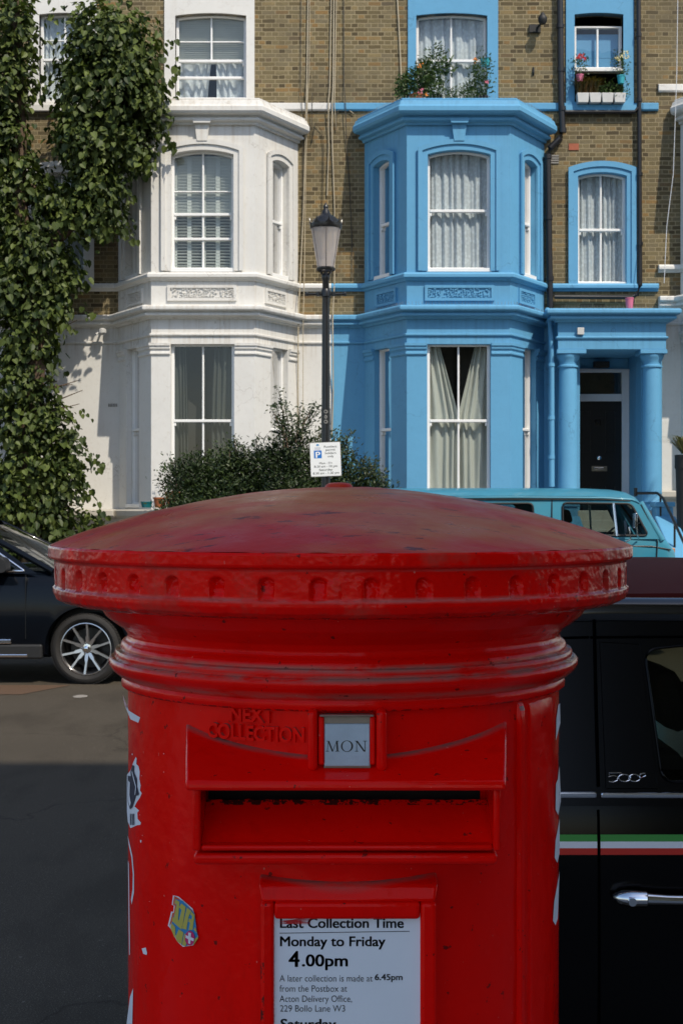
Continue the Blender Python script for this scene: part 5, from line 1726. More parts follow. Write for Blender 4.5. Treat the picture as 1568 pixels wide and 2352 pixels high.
def black_hatchback():
    Y0 = 3.07; w = .88; yc = Y0 + w
    root = thing('parked_car', 'black hatchback with dark red roof and green, white and red side stripes', 'car', (1.6, yc, 0))
    m = MB()
    loft(m, [(-.42, .5, .9, .6, 0), (-.38, .42, 1.05, .74, 0), (-.28, .34, 1.12, .82, 0), (-.05, .27, 1.125, .865, 0), (.3, .25, 1.125, .88, 0), (.9, .24, 1.125, .88, 0), (1.6, .24, 1.12, .88, 0), (2.3, .24, 1.10, .88, .02), (2.6, .24, 1.06, .875, .04), (3.1, .26, .98, .85, .05), (3.4, .3, .9, .77, .04), (3.55, .36, .78, .64, .02), (3.6, .42, .68, .5, 0)], yc, 1)
    b = m.build('body', 'blackpaint', root)
    cut_arches(b, ((.02, .32), (2.72, .32)), Y0, Y0 + 2 * w, .37)
    wins = [rounded([(.695, 1.150), (.674, 1.428), (.80, 1.440), (1.80, 1.43), (2.30, 1.15)], .03, 6), rounded([(-.13, 1.16), (-.05, 1.38), (.42, 1.42), (.45, 1.16)], .05, 6)]
    P = cabin(root, 'blackpaint', yc, .868, 1.125, .30,
          [(-.36, 1.10), (-.18, 1.47), (.2, 1.505), (1.0, 1.515), (1.7, 1.50), (2.0, 1.44), (2.48, 1.10)], wins,
          [(-.30, 1.36), (-.24, 1.46), (-.10, 1.50), (.3, 1.525), (.9, 1.53), (1.5, 1.52), (1.9, 1.48), (2.06, 1.42)], .03, frame_r=.003, framemat='blackpaint', glass='tintglass', rev=.012)
    wb = lambda z: .868 - .30 * (z - 1.125)
    # rounded cant rails carrying the roof
    for sg in (-1, 1):
        cr = MB()
        pts = [(-.22, 1.44), (.1, 1.495), (.6, 1.508), (1.2, 1.505), (1.75, 1.475), (2.1, 1.38), (2.5, 1.12)]
        cr.tube([(x, yc + sg * (wb(z) - .022), z) for x, z in pts], .034, 14)
        cr.build('roof_rail', 'blackgloss', root, smooth=60)
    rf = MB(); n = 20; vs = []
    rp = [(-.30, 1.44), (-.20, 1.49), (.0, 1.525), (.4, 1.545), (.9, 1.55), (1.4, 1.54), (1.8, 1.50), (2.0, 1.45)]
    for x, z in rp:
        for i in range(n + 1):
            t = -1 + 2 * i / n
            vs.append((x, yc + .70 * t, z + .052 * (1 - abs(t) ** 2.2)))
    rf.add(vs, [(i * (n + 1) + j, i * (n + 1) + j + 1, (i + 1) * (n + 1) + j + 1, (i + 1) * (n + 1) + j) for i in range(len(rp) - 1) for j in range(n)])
    # turn the edge down
    k = len(rf.v)
    for sg in (-1, 1):
        e = [(x, yc + sg * .70, z) for x, z in rp] + [(x, yc + sg * .703, z - .03) for x, z in rp]
        L = len(rp); rf.add(e, [(i, i + 1, L + i + 1, L + i) for i in range(L - 1)])
    rf.build('roof_panel', 'maroon', root, smooth=50)  # roof sheet coloured one even dark red
    quad_glass(root, 'windscreen', 'carglass', [(2.62, yc - .82, 1.10), (2.62, yc + .82, 1.10), (1.98, yc + .74, 1.46), (1.98, yc - .74, 1.46)], 12, .12)
    quad_glass(root, 'rear_window', 'carglass', [(-.40, yc - .78, 1.12), (-.40, yc + .78, 1.12), (-.22, yc + .72, 1.46), (-.22, yc - .72, 1.46)], 12, -.04)
    seats(root, (1.15, .35), yc, .62, 1.17)
    fl = MB(); fl.box((-.2, yc - .78, .4), (2.4, yc + .78, .45)); fl.build('cabin_floor', 'seat', root)
    def flank(z):     # half width of the flank at a height
        zb, zt = .245, 1.125; f = (z - zb) / (zt - zb)
        pts = [(0, .8), *LSHAPE[1], (1, .95)]
        for (a, va), (b_, vb) in zip(pts, pts[1:]):
            if f <= b_: return .88 * (va + (vb - va) * (f - a) / (b_ - a))
        return .72
    def strip(mb, x0, x1, z0, z1, lift, nx=6):
        vs = []
        for i in range(nx + 1):
            for z in (z0, (z0 + z1) / 2, z1): vs.append((x0 + (x1 - x0) * i / nx, yc - flank(z) - lift, z))
        mb.add(vs, [(i * 3 + j, i * 3 + j + 1, (i + 1) * 3 + j + 1, (i + 1) * 3 + j) for i in range(nx) for j in range(2)])
    kz = lambda v: wz(v, Y0 + .01)
    for nm, mt, v0, v1 in (('green_stripe', 'stripegreen', 1931, 1915), ('white_stripe', 'stripewhite', 1946, 1931), ('red_stripe', 'stripered', 1961, 1946)):
        s_ = MB(); strip(s_, .10, .5515, kz(v0), kz(v1), .0025); strip(s_, .5585, 2.2, kz(v0), kz(v1), .0025); s_.build(nm, mt, root, recalc=False)
    ch = MB(); yb = yc - .88 + .004
    ch.box((-.05, yb - .004, kz(1832)), (.551, yb + .05, kz(1817))); ch.box((.559, yb - .004, kz(1832)), (2.3, yb + .05, kz(1819)))
    ch.build('belt_trim', 'chrome', root, bevel=.004)
    # door seam
    sm = MB()
    ps = [(.566, yc - wb(1.49) - .004, 1.49), (.560, yc - wb(1.3) - .004, 1.30), (.556, yc - wb(1.14) - .004, 1.14)]
    sm.tube(ps, .0036, 6)
    sm.tube([(.555, yc - flank(z) - .001, z) for z in (1.09, 1.04, .98, .9, .8, .6, .45, .36)], .0032, 6)
    sm.tube([(.555, yc - wb(1.455) - .003, 1.455), (1.4, yc - wb(1.46) - .003, 1.46)], .0025, 6)
    sm.tube([(-.1, yc - wb(1.44) - .003, 1.44), (.552, yc - wb(1.455) - .003, 1.455)], .0025, 6)
    sm.build('door_seam', 'seam', root, smooth=60)
    cp = MB(); cp.prism([(.572, 1.135), (.685, 1.135), (.664, 1.44), (.575, 1.445)], lambda a, z, o: (a, yc - wb(z) - o, z), 0, .004); cp.build('pillar_cover', 'blackpaint', root, bevel=.002)
    # badge in outlined figures
    bg = MB(); zc = kz(1783); yb2 = yc - wb(zc) - .006
    def bp(u, v): z = wz(v, Y0 + .02); return (wx(u, Y0 + .02), yc - wb(z) - .006, z)
    bg.tube([bp(1425, 1775), bp(1398, 1775), bp(1396, 1783), bp(1408, 1781), bp(1416, 1784), bp(1416, 1791), bp(1406, 1795), bp(1396, 1794)], .0014, 6)
    for c, rx, ry in ((1432, 14, 7.5), (1455, 13, 7.5)):
        bg.tube([bp(c + rx * cos(t * pi / 12), 1786 + ry * sin(t * pi / 12)) for t in range(25)], .0014, 6, False)
    bg.tube([bp(1468, 1777), bp(1480, 1776), bp(1481, 1781), bp(1470, 1786), bp(1463, 1782), bp(1474, 1776)], .0014, 6)
    bg.build('badge', 'chrome', root, smooth=60)
    # door handle
    hd = MB(); yh = yc - flank(.905) - .002
    hz = lambda v: wz(v, Y0)
    hx = lambda u: wx(u, Y0)
    hd.tube([(hx(1408), yh - .012, hz(2056)), (hx(1420), yh - .026, hz(2055)), (hx(1445), yh - .034, hz(2054)), (hx(1475), yh - .036, hz(2054))], [.008, .0165, .0185, .0178], 14)
    hd.tube([(hx(1476), yh - .036, hz(2054)), (hx(1520), yh - .036, hz(2056)), (hx(1620), yh - .036, hz(2058)), (hx(1665), yh - .028, hz(2058)), (hx(1680), yh - .006, hz(2058))], [.0135, .0118, .0112, .0112, .009], 14)
    h = hd.build('door_handle', 'chrome', root, smooth=60)
    lk = MB(); lk.lathe([(.0088, yh - .0552), (.0088, yh - .03)], hx(1440), hz(2056), 20, axis='y'); lk.build('lock', 'chrome', h, smooth=40)
    mr = MB(); mr.prism(rounded([(2.0, 1.14), (2.22, 1.14), (2.20, 1.26), (2.02, 1.28)], .05), lambda a, z, o: (a, Y0 - o + .02, z), 0, .2); mr.build('door_mirror', 'blackpaint', root, bevel=.03)
    for sg in (-1, 1):
        hl = MB(); hl.lathe([(.0, .06), (.07, .055), (.1, .03), (.105, 0)], 0, 0, 24); hl.v = [(3.38 + p[2], yc + sg * .6 + p[0], .78 + p[1]) for p in hl.v]; hl.build('headlight', 'lens', root, smooth=60)
        tl = MB(); tl.box((-.44, yc + sg * .68 - .06, .75), (-.36, yc + sg * .68 + .06, .98)); tl.build('tail_light', 'stripered', root, bevel=.03)
    for x in (.02, 2.72):
        wheel(root, x, Y0 + .09, .315, .315, .2, -1, 'alloy'); wheel(root, x, Y0 + 2 * w - .09, .315, .315, .2, 1, 'alloy')
black_hatchback()


# ------------------------------------------------------------------ street lamp and parking sign
def street_lamp():
    Y = 19.0; x = wx(748, Y); z = lambda v: wz(v, Y)
    root = thing('street_lamp', 'black victorian style lamp post with tapering clear lantern and ladder bar', 'street lamp', (x, Y, .125))
    p = MB()
    p.lathe([(.15, .125), (.15, .2), (.11, .28), (.11, 1.0), (.085, 1.08), (.072, 1.16), (.062, 2.0), (.058, z(950)), (.056, z(945)), (.05, z(720)), (.044, z(645)), (.056, z(640)), (.056, z(634)), (.05, z(630)), (.03, z(626))], x, Y, 24)
    p.build('post', 'black', root, smooth=40)
    b = MB()
    b.lathe([(.04, z(685)), (.062, z(681)), (.062, z(669)), (.05, z(664))], x, Y, 20)
    zb = z(675)
    b.tube([(x - .24, Y, zb), (x - .08, Y, zb - .003), (x + .08, Y, zb - .003), (x + .24, Y, zb)], .017, 10)
    for s_ in (-1, 1):
        b.lathe([(.0, zb + .03), (.02, zb + .024), (.028, zb), (.02, zb - .024), (.0, zb - .03)], x + s_ * .25, Y, 12)
        b.lathe([(.02, zb + .03), (.03, zb + .02), (.03, zb - .02), (.02, zb - .03)], x + s_ * .10, Y, 12)
    b.build('ladder_bar', 'black', root, smooth=40)
    c = MB()
    c.lathe([(.118, z(622)), (.125, z(619)), (.125, z(616)), (.112, z(614)), (.105, z(617)), (.105, z(621))], x, Y, 28, cap=False)
    for i in range(4):
        a = pi / 4 + i * pi / 2
        c.tube([(x + .045 * cos(a), Y + .045 * sin(a), z(633)), (x + .075 * cos(a), Y + .075 * sin(a), z(628)), (x + .115 * cos(a), Y + .115 * sin(a), z(619))], .011, 6)
    for i in range(6):
        a = i * pi / 3 + .05
        c.tube([(x + .112 * sin(a), Y - .112 * cos(a), z(616)), (x + .198 * sin(a), Y - .198 * cos(a), z(524))], .0035, 5)
    c.build('lantern_frame', 'black', root, smooth=40)
    g = MB()
    g.lathe([(.108, z(618)), (.200, z(524))], x, Y, 48, cap=False)
    g.build('lantern_glass', 'lampglass', root, smooth=60)
    bl = MB(); bl.lathe([(.05, z(535)), (.05, z(530)), (.03, z(526))], x, Y, 16); bl.lathe([(.012, z(552)), (.02, z(545)), (.02, z(536))], x, Y, 12)
    bl.build('bulb_holder', 'grey', root, smooth=40)
    r = MB()
    r.lathe([(.203, z(526)), (.212, z(522)), (.212, z(515)), (.195, z(513)), (.165, z(505)), (.12, z(498)), (.075, z(494)), (.058, z(490)), (.042, z(483)), (.03, z(480)), (.028, z(479)), (.034, z(478)), (.034, z(476)), (.03, z(473)), (.016, z(469)), (.006, z(466)), (.0, z(463))], x, Y, 40)
    for i in range(8):
        a = i * pi / 4 + .2
        px, py = x + .208 * sin(a), Y - .208 * cos(a)
        ux, uy = cos(a), sin(a)
        r.prism([(-.045, 0), (.045, 0), (.012, .03), (0, .085), (-.012, .03)], lambda q, zz, o: (px + ux * q + sin(a) * (o + zz * .15), py + uy * q - cos(a) * (o + zz * .15), z(516) + zz), -.006, .006)
    r.build('lantern_roof', 'black', root, smooth=40)
    lb = MB(); lb.lathe([(.0605, z(975)), (.0605, z(938))], x, Y, 24, cap=False); lb.build('number_band', 'black', root, smooth=40)
    nm = MB()
    for i, v in enumerate((946, 958, 969)):
        t = '010'[i]
        n = 14
        def cyl(a_, zz): th = a_ / .062; return (x + .0625 * sin(th), Y - .0625 * cos(th), zz)
        zc = z(v)
        vs = [cyl(.028 * cos(2 * pi * k / n) if t == '0' else .02 * cos(2 * pi * k / n), zc + .026 * sin(2 * pi * k / n)) for k in range(n)] + [cyl((.016 if t == '0' else .006) * cos(2 * pi * k / n), zc + .012 * sin(2 * pi * k / n)) for k in range(n)]
        nm.add(vs, [(k, (k + 1) % n, n + (k + 1) % n, n + k) for k in range(n)])
    nm.build('lamp_number', 'grey', root, recalc=False)

    # parking sign on the post, slightly tilted
    Ys = Y - .085
    sroot = thing('parking_sign', 'white parking sign for resident permit holders fixed to the lamp post', 'sign', (x, Ys, z(1092)))
    cx, cz = wx(747.5, Ys), wz(1055, Ys)
    ti = R(2.3); k = Ys / F
    def S(a, b, o=0.0):     # a, b in measured units from the sign centre (b down)
        X, Z = a * k, -b * k
        return (cx + X * cos(ti) - Z * sin(ti) * 1.0, Ys - o, cz + X * sin(ti) + Z * cos(ti))
    hw, hh = 34.5, 38.5
    pl = MB(); pl.prism(rounded([(-hw - 1, -hh - 1), (hw + 1, -hh - 1), (hw + 1, hh + 1), (-hw - 1, hh + 1)], 3), lambda a, b, o: S(a, b, o), -.004, .0)
    back = pl.build('sign_back', 'grey', sroot)
    pl = MB(); pl.prism(rounded([(-hw, -hh), (hw, -hh), (hw, hh), (-hw, hh)], 2.5), lambda a, b, o: S(a, b, o), .0005, .002)
    face = pl.build('sign_face', 'signwhite', sroot)
    cl = MB(); cl.box((x - .08, Ys + .004, z(1040)), (x + .08, Y + .02, z(1036))); cl.box((x - .08, Ys + .004, z(1075)), (x + .08, Y + .02, z(1071))); cl.build('clamp', 'grey', sroot)
    # crop units -> sign units: crop 7.84 px per source px, 0.5741 per source px; centre of the plate at (800, 1075)
    g_ = .5741 / 7.84
    cs, sn = cos(ti), sin(ti)
    def sg(a, b):           # enlarged-crop coordinates -> sign plane (undo tilt)
        dx, dy = (a - 800) * g_, (b - 1075) * g_
        return (dx * cs - dy * sn, dx * sn + dy * cs)
    bl = MB(); bl.poly([[sg(432, 800), sg(674, 793), sg(682, 1040), sg(440, 1048)]], lambda a, b: S(a, b, .0025)); bl.build('blue_square', 'signblue', face, recalc=False)
    wh = MB()
    def T(mb, s_, c0, c1, base, cap, off, o=.003):
        # base at the left end; baseline follows the tilt of the plate
        p0 = sg(c0, base); L = (c1 - c0) * g_
        vs, fs = text_geo(s_, 0)
        x0 = min(v[0] for v in vs); x1 = max(v[0] for v in vs)
        kk = L / (x1 - x0 + 2 * off)
        for i in range(3):
            mb.add([S(p0[0] + (v[0] - x0 + off * i) * kk, p0[1] - v[1] / .73 * cap * g_, o + i * .0001) for v in vs], fs)
    T(wh, 'P', 492, 640, 1028, 200, .035, .0032); wh.build('parking_letter', 'signwhite', face, recalc=False)
    tx = MB()
    for s_, c0, c1, base in (('Resident', 750, 1155, 713), ('permit', 806, 1108, 810), ('holders', 787, 1130, 913), ('only', 868, 1057, 1012),
                             ('Mon - Fri', 606, 998, 1232), ('8.30 am - 10 pm', 445, 1172, 1340), ('Saturday', 598, 1025, 1440), ('8.30 am - 1.30 pm', 410, 1226, 1553)):
        T(tx, s_, c0, c1, base, 70, .012)
    tx.build('lettering', 'signgrey', face, recalc=False)
    em = MB()
    em.poly([[sg(505, 672), sg(505, 630), sg(520, 603), sg(548, 596), (sg(578, 603)), sg(594, 628), sg(594, 665), sg(570, 640), sg(548, 672), sg(530, 640)]], lambda a, b: S(a, b, .0026))
    em.build('emblem', 'cyan', face, recalc=False)
    fp = MB()
    for i in range(3): fp.poly([[sg(455, 705 + i * 28), sg(640, 700 + i * 28), sg(640, 715 + i * 28), sg(455, 720 + i * 28)]], lambda a, b: S(a, b, .0026))
    fp.build('fine_print', 'signpale', face, recalc=False)
street_lamp()


# ------------------------------------------------------------------ vegetation
def leaf_shape(kind):
    if kind == 'lime':      # broad heart-shaped leaf, folded along its rib
        return [(0, 0), (.30, -.10), (.52, .22), (.42, .66), (0, 1.12), (-.42, .66), (-.52, .22), (-.30, -.10)], [(0, 1, 2, 3, 4), (0, 4, 5, 6, 7)], .16
    return [(0, 0), (.20, .3), (.17, .7), (0, 1.0), (-.17, .7), (-.20, .3)], [(0, 1, 2, 3), (0, 3, 4, 5)], .10


def add_leaf(mb, p, tip, nrm, size, kind, rnd):
    pts, fcs, fold = leaf_shape(kind)
    t = tip.normalized(); a = t.cross(nrm)
    if a.length < 1e-4: a = t.cross(Vector((1, 0, 0)))
    a.normalize(); n = a.cross(t)
    k = size * rnd.choice((rnd.uniform(.45, .8), rnd.uniform(.75, 1.2))); cur = rnd.uniform(.0, .25)
    vs = [p + a * (x * k) + t * (y * k) + n * (abs(x) * fold * 2 * k - cur * y * y * k) for x, y in pts]
    mb.add(vs, fcs)


def foliage(mb, blobs, size, dens, kind, seed, droop=.6, cluster=7, cr=.16):
    """leaf clusters spread over the outside and part of the inside of ellipsoids"""
    rnd = random.Random(seed)
    for (c, r) in blobs:
        c = Vector(c); r = Vector(r)
        area = (r.x * r.y + r.y * r.z + r.x * r.z) / 3 * 4 * pi
        for _ in range(max(1, int(area * dens / cluster))):
            d = Vector((rnd.gauss(0, 1), rnd.gauss(0, 1), rnd.gauss(0, 1))).normalized()
            q = rnd.uniform(.55, 1.0) ** .5
            lump = 1 + .28 * mnoise.noise(Vector((d.x * 2.2, d.y * 2.2, d.z * 2.2)) + c * 3.1)
            cc = c + Vector((d.x * r.x, d.y * r.y, d.z * r.z)) * q * lump
            cd = Vector((d.x / max(r.x, .05), d.y / max(r.y, .05), d.z / max(r.z, .05))).normalized()
            for _k in range(rnd.randint(cluster - 3, cluster + 3)):
                p = cc + Vector((rnd.gauss(0, cr), rnd.gauss(0, cr), rnd.gauss(0, cr)))
                tip = (cd * .5 + Vector((rnd.uniform(-.7, .7), rnd.uniform(-.7, .7), -droop + rnd.uniform(-.5, .5)))).normalized()
                nr = (cd + Vector((rnd.uniform(-.8, .8), rnd.uniform(-.8, .8), .7 + rnd.uniform(-.5, .5)))).normalized()
                add_leaf(mb, p, tip, nr, size, kind, rnd)


def lime_tree():
    Y = 23.5; k = Y / F
    root = thing('lime_tree', 'pollarded lime tree in dense green leaf against the white house wall', 'tree', (wx(50, Y), Y, .125))
    def E(u, v, ru, rv, dy=0.0, depth=None):
        dd = (depth or min(ru, rv)) * k
        ru, rv = max(14, ru - 17), max(14, rv - 12)
        return (wx(u, Y), Y + dy, wz(v, Y)), (ru * k, dd, rv * k)
    blobs = [E(255, 95, 105, 95), E(245, 215, 125, 105), E(310, 170, 78, 90), E(200, 150, 56, 80), E(340, 240, 50, 60), E(215, 330, 92, 90), E(300, 330, 70, 70), E(225, 430, 66, 70), E(190, 505, 62, 55), E(250, 500, 40, 45),
             E(34, 70, 56, 95), E(20, 200, 62, 90), E(10, 330, 48, 80), E(20, 440, 46, 60), E(100, 440, 46, 50), E(140, 470, 50, 50),
             E(70, 570, 82, 70), E(120, 620, 62, 60), E(40, 660, 70, 80), E(112, 700, 62, 50), E(150, 650, 40, 40), E(60, 770, 66, 80), E(100, 790, 34, 44), E(40, 880, 56, 80), E(95, 900, 38, 50), E(70, 980, 70, 70), E(125, 970, 44, 44), E(150, 1040, 52, 44),
             E(60, 1070, 84, 70), E(130, 1110, 66, 60), E(30, 1150, 80, 70), E(100, 1185, 80, 60), E(165, 1080, 26, 30), E(60, 1260, 80, 50), E(150, 1215, 52, 46), E(205, 1195, 36, 20), E(-60, 900, 60, 200), E(-70, 500, 60, 250), E(-60, 1160, 70, 100), E(-80, 150, 70, 140), E(30, 300, 40, 60), E(62, 400, 40, 50), E(28, 520, 60, 60)]
    lf = MB()
    foliage(lf, blobs, .108, 330, 'lime', 4, .7, 9, .12)
    rnd = random.Random(9)
    # loose twigs hanging out of the outline
    for (u, v) in ((395, 100), (405, 160), (400, 200), (390, 260), (375, 320), (395, 330), (350, 390), (300, 450), (290, 530), (300, 545), (110, 25), (108, 210), (205, 720), (165, 760), (215, 1050), (228, 1075), (190, 1020), (190, 1110), (200, 1140), (180, 960), (240, 1190)):
        for _ in range(6):
            p = Vector((wx(u + rnd.gauss(0, 7), Y), Y + rnd.uniform(-.3, .3), wz(v + rnd.gauss(0, 9), Y)))
            add_leaf(lf, p, Vector((rnd.uniform(-.6, .8), rnd.uniform(-.5, .5), -1)), Vector((rnd.uniform(-.5, .5), -1, rnd.uniform(0, .8))), .105, 'lime', rnd)
    lf.build('crown', 'leaf', root, recalc=False)
    t = MB()
    q = lambda u, v, dy=0: (wx(u, Y), Y + dy, wz(v, Y))
    t.tube([q(70, 1382), q(72, 1250), q(66, 1000), q(84, 850), q(88, 740), q(62, 620), q(46, 450), q(48, 300), q(40, 100), q(30, -60)], [.24, .2, .17, .15, .14, .13, .115, .10, .09, .07], 12)
    t.tube([q(64, 620), q(120, 560), q(175, 500, .1), q(215, 400, .1), q(240, 250, .05), q(262, 80)], [.12, .11, .10, .09, .08, .05], 10)
    t.tube([q(240, 250), q(300, 190), q(345, 140)], [.06, .045, .02], 8)
    t.tube([q(215, 400), q(290, 340), q(330, 300)], [.05, .04, .02], 8)
    t.tube([q(46, 420), q(100, 440), q(150, 470)], [.07, .05, .02], 8)
    t.tube([q(70, 700), q(-40, 560), q(-70, 300)], [.1, .08, .05], 8)
    rn = random.Random(3)
    for _ in range(60):
        u, v = rn.uniform(0, 190), rn.uniform(600, 1250)
        t.tube([q(70, v + 40), q((u + 70) / 2, v + rn.uniform(-10, 20), rn.uniform(-.2, .2)), q(u, v - 10, rn.uniform(-.4, .3))], [.02, .014, .005], 5)
    t.build('trunk', 'bark', root, smooth=60)
lime_tree()


def shrub(name, label, blobs, Y, size, dens, seed, stems, spray=(), group=None, mat='shrub'):
    k = Y / F
    u0 = sum(b[0] for b in blobs) / len(blobs)
    root = thing(name, label, 'shrub', (wx(u0, Y), Y, .125), group)
    lf = MB()
    foliage(lf, [((wx(u, Y), Y + dy, wz(v, Y)), (ru * k, min(ru, rv) * k * 1.1, rv * k)) for (u, v, ru, rv, dy) in blobs], size, dens, 'oval', seed, -.25, 8, .10)
    rnd = random.Random(seed + 1)
    st = MB()
    for (u, v, ub, vb) in spray:
        n = 14
        pts = []
        for i in range(n + 1):
            t = i / n
            p = Vector((wx(ub + (u - ub) * t ** 1.2, Y), Y - .15 + .1 * sin(t * 4 + u), wz(vb + (v - vb) * t, Y)))
            pts.append(tuple(p))
            if t > .12:
                for _ in range(8):
                    add_leaf(lf, p + Vector((rnd.gauss(0, .05), rnd.gauss(0, .05), rnd.gauss(0, .04))), Vector((rnd.uniform(-1, 1), rnd.uniform(-.8, .8), rnd.uniform(-.1, .9))), Vector((rnd.uniform(-.6, .6), -.6, .7)), size, 'oval', rnd)
        st.tube(pts, [.012 * (1 - .7 * i / n) for i in range(n + 1)], 5)
    for (u, v) in stems:
        st.tube([(wx(u, Y), Y, .125), (wx(u + rnd.uniform(-6, 6), Y), Y + .05, wz((v + 1380) / 2, Y)), (wx(u + rnd.uniform(-14, 14), Y), Y, wz(v, Y))], [.04, .03, .015], 6)
    lf.build('foliage', mat, root, recalc=False)
    st.build('stem', 'bark', root, smooth=60)


shrub('shrub', 'wide dark evergreen shrub under the white bay window', [(430, 1110, 50, 44, 0), (480, 1095, 46, 44, .1), (530, 1085, 40, 50, -.1), (440, 1172, 40, 36, -.2), (520, 1150, 60, 60, -.2), (455, 1200, 90, 70, -.2), (560, 1090, 40, 56, .1), (600, 1100, 50, 60, -.1), (590, 1180, 60, 80, 0)], 22.6, .065, 1900, 21, ((430, 1150), (500, 1130), (560, 1120), (600, 1130)),
      ((542, 1010, 548, 1080), (530, 1030, 530, 1090), (395, 1060, 410, 1120), (590, 1010, 592, 1080), (600, 1030, 600, 1090), (566, 1040, 570, 1090)))
shrub('shrub', 'tall loose shrub with pale stems rising beside the lamp post', [(650, 1100, 52, 66, 0), (700, 1085, 48, 60, .1), (680, 1160, 80, 70, 0), (640, 1050, 40, 40, .1), (690, 1040, 42, 40, 0), (720, 1130, 40, 60, 0)], 22.2, .065, 1300, 22, ((650, 1100), (690, 1080), (720, 1120)),
      ((640, 895, 662, 1030), (632, 925, 660, 1020), (655, 930, 668, 1020), (690, 935, 680, 1020), (720, 932, 690, 1000), (735, 935, 700, 990), (672, 955, 670, 1030), (645, 965, 655, 1030), (700, 960, 690, 1020), (625, 940, 650, 1000), (740, 985, 725, 1030)))
shrub('shrub', 'green shrub spreading to the right of the lamp post before the blue wall', [(775, 1080, 42, 56, 0), (820, 1110, 48, 44, -.1), (790, 1140, 60, 60, 0), (850, 1130, 36, 44, 0), (870, 1160, 30, 50, 0)], 22.4, .065, 1200, 23, ((780, 1090), (830, 1120)),
      ((805, 995, 780, 1060), (770, 990, 765, 1050), (790, 1010, 778, 1060), (865, 1060, 835, 1100), (838, 1058, 825, 1100), (800, 1030, 790, 1080), (880, 1095, 860, 1130)))


def pot(name, label, x, y, z, r0, r1, h, mat, group=None, soil=True):
    m = MB()
    m.lathe([(r0, z), (r1 * .96, z + h * .86), (r1 * .96, z + h * .86), (r1 * 1.05, z + h * .86), (r1 * 1.05, z + h), (r1 * .9, z + h), (r1 * .86, z + h * .8)], x, y, 24)
    if soil: pass
    o = m.build(name, mat, smooth=40)
    return tag(o, label, 'flower pot', group)


def plant_in(x, y, z, label, blobs, size, dens, seed, mat='green', flowers=None, cat='plant', name='potted_plant', kind='oval', potargs=None, grassy=None, stemr=.006):
    """a plant with its pot as a part; blobs are offsets (dx, dy, dz, rx, ry, rz)"""
    root = thing(name, label, cat, (x, y, z))
    rnd = random.Random(seed)
    lf = MB()
    if blobs: foliage(lf, [((x + b[0], y + b[1], z + b[2]), b[3:6]) for b in blobs], size, dens, kind, seed, -.2, 6, .05)
    if grassy:
        for i in range(grassy[0]):
            a = rnd.uniform(0, 2 * pi); L = rnd.uniform(.6, 1) * grassy[1]; s = rnd.uniform(.5, 1) * grassy[2]
            b0 = Vector((x + rnd.uniform(-1, 1) * grassy[3], y + rnd.uniform(-.06, .06), z))
            d = Vector((cos(a), sin(a), 0)); wv = Vector((-sin(a), cos(a), 0)) * grassy[4]
            pts = [b0, b0 + d * s * .35 + Vector((0, 0, L * .7)), b0 + d * s + Vector((0, 0, L * (.9 - s * .4)))]
            lf.add([pts[0] - wv, pts[0] + wv, pts[1] + wv * .8, pts[1] - wv * .8, pts[2]], [(0, 1, 2, 3), (3, 2, 4)])
    if lf.v: lf.build('foliage', mat, root, recalc=False)
    if flowers:
        for (fm, pts) in flowers:
            fw = MB()
            for (dx, dy, dz) in pts:
                for _ in range(5):
                    p = Vector((x + dx, y + dy, z + dz)) + Vector((rnd.gauss(0, .02), rnd.gauss(0, .02), rnd.gauss(0, .018)))
                    for q in range(5):
                        a = 2 * pi * q / 5
                        add_leaf(fw, p, Vector((cos(a), -.5, sin(a))), Vector((0, -1, .2)), .028, 'oval', rnd)
            fw.build('flowers', fm, root, recalc=False)
    if potargs:
        pz, r0, r1, h, pm = potargs
        m = MB(); m.lathe([(r0, z + pz), (r1 * .96, z + pz + h * .86), (r1 * 1.05, z + pz + h * .86), (r1 * 1.05, z + pz + h), (r1 * .88, z + pz + h), (r1 * .84, z + pz + h * .75)], x, y, 20)
        m.build('pot', pm, root, smooth=40)
    return root


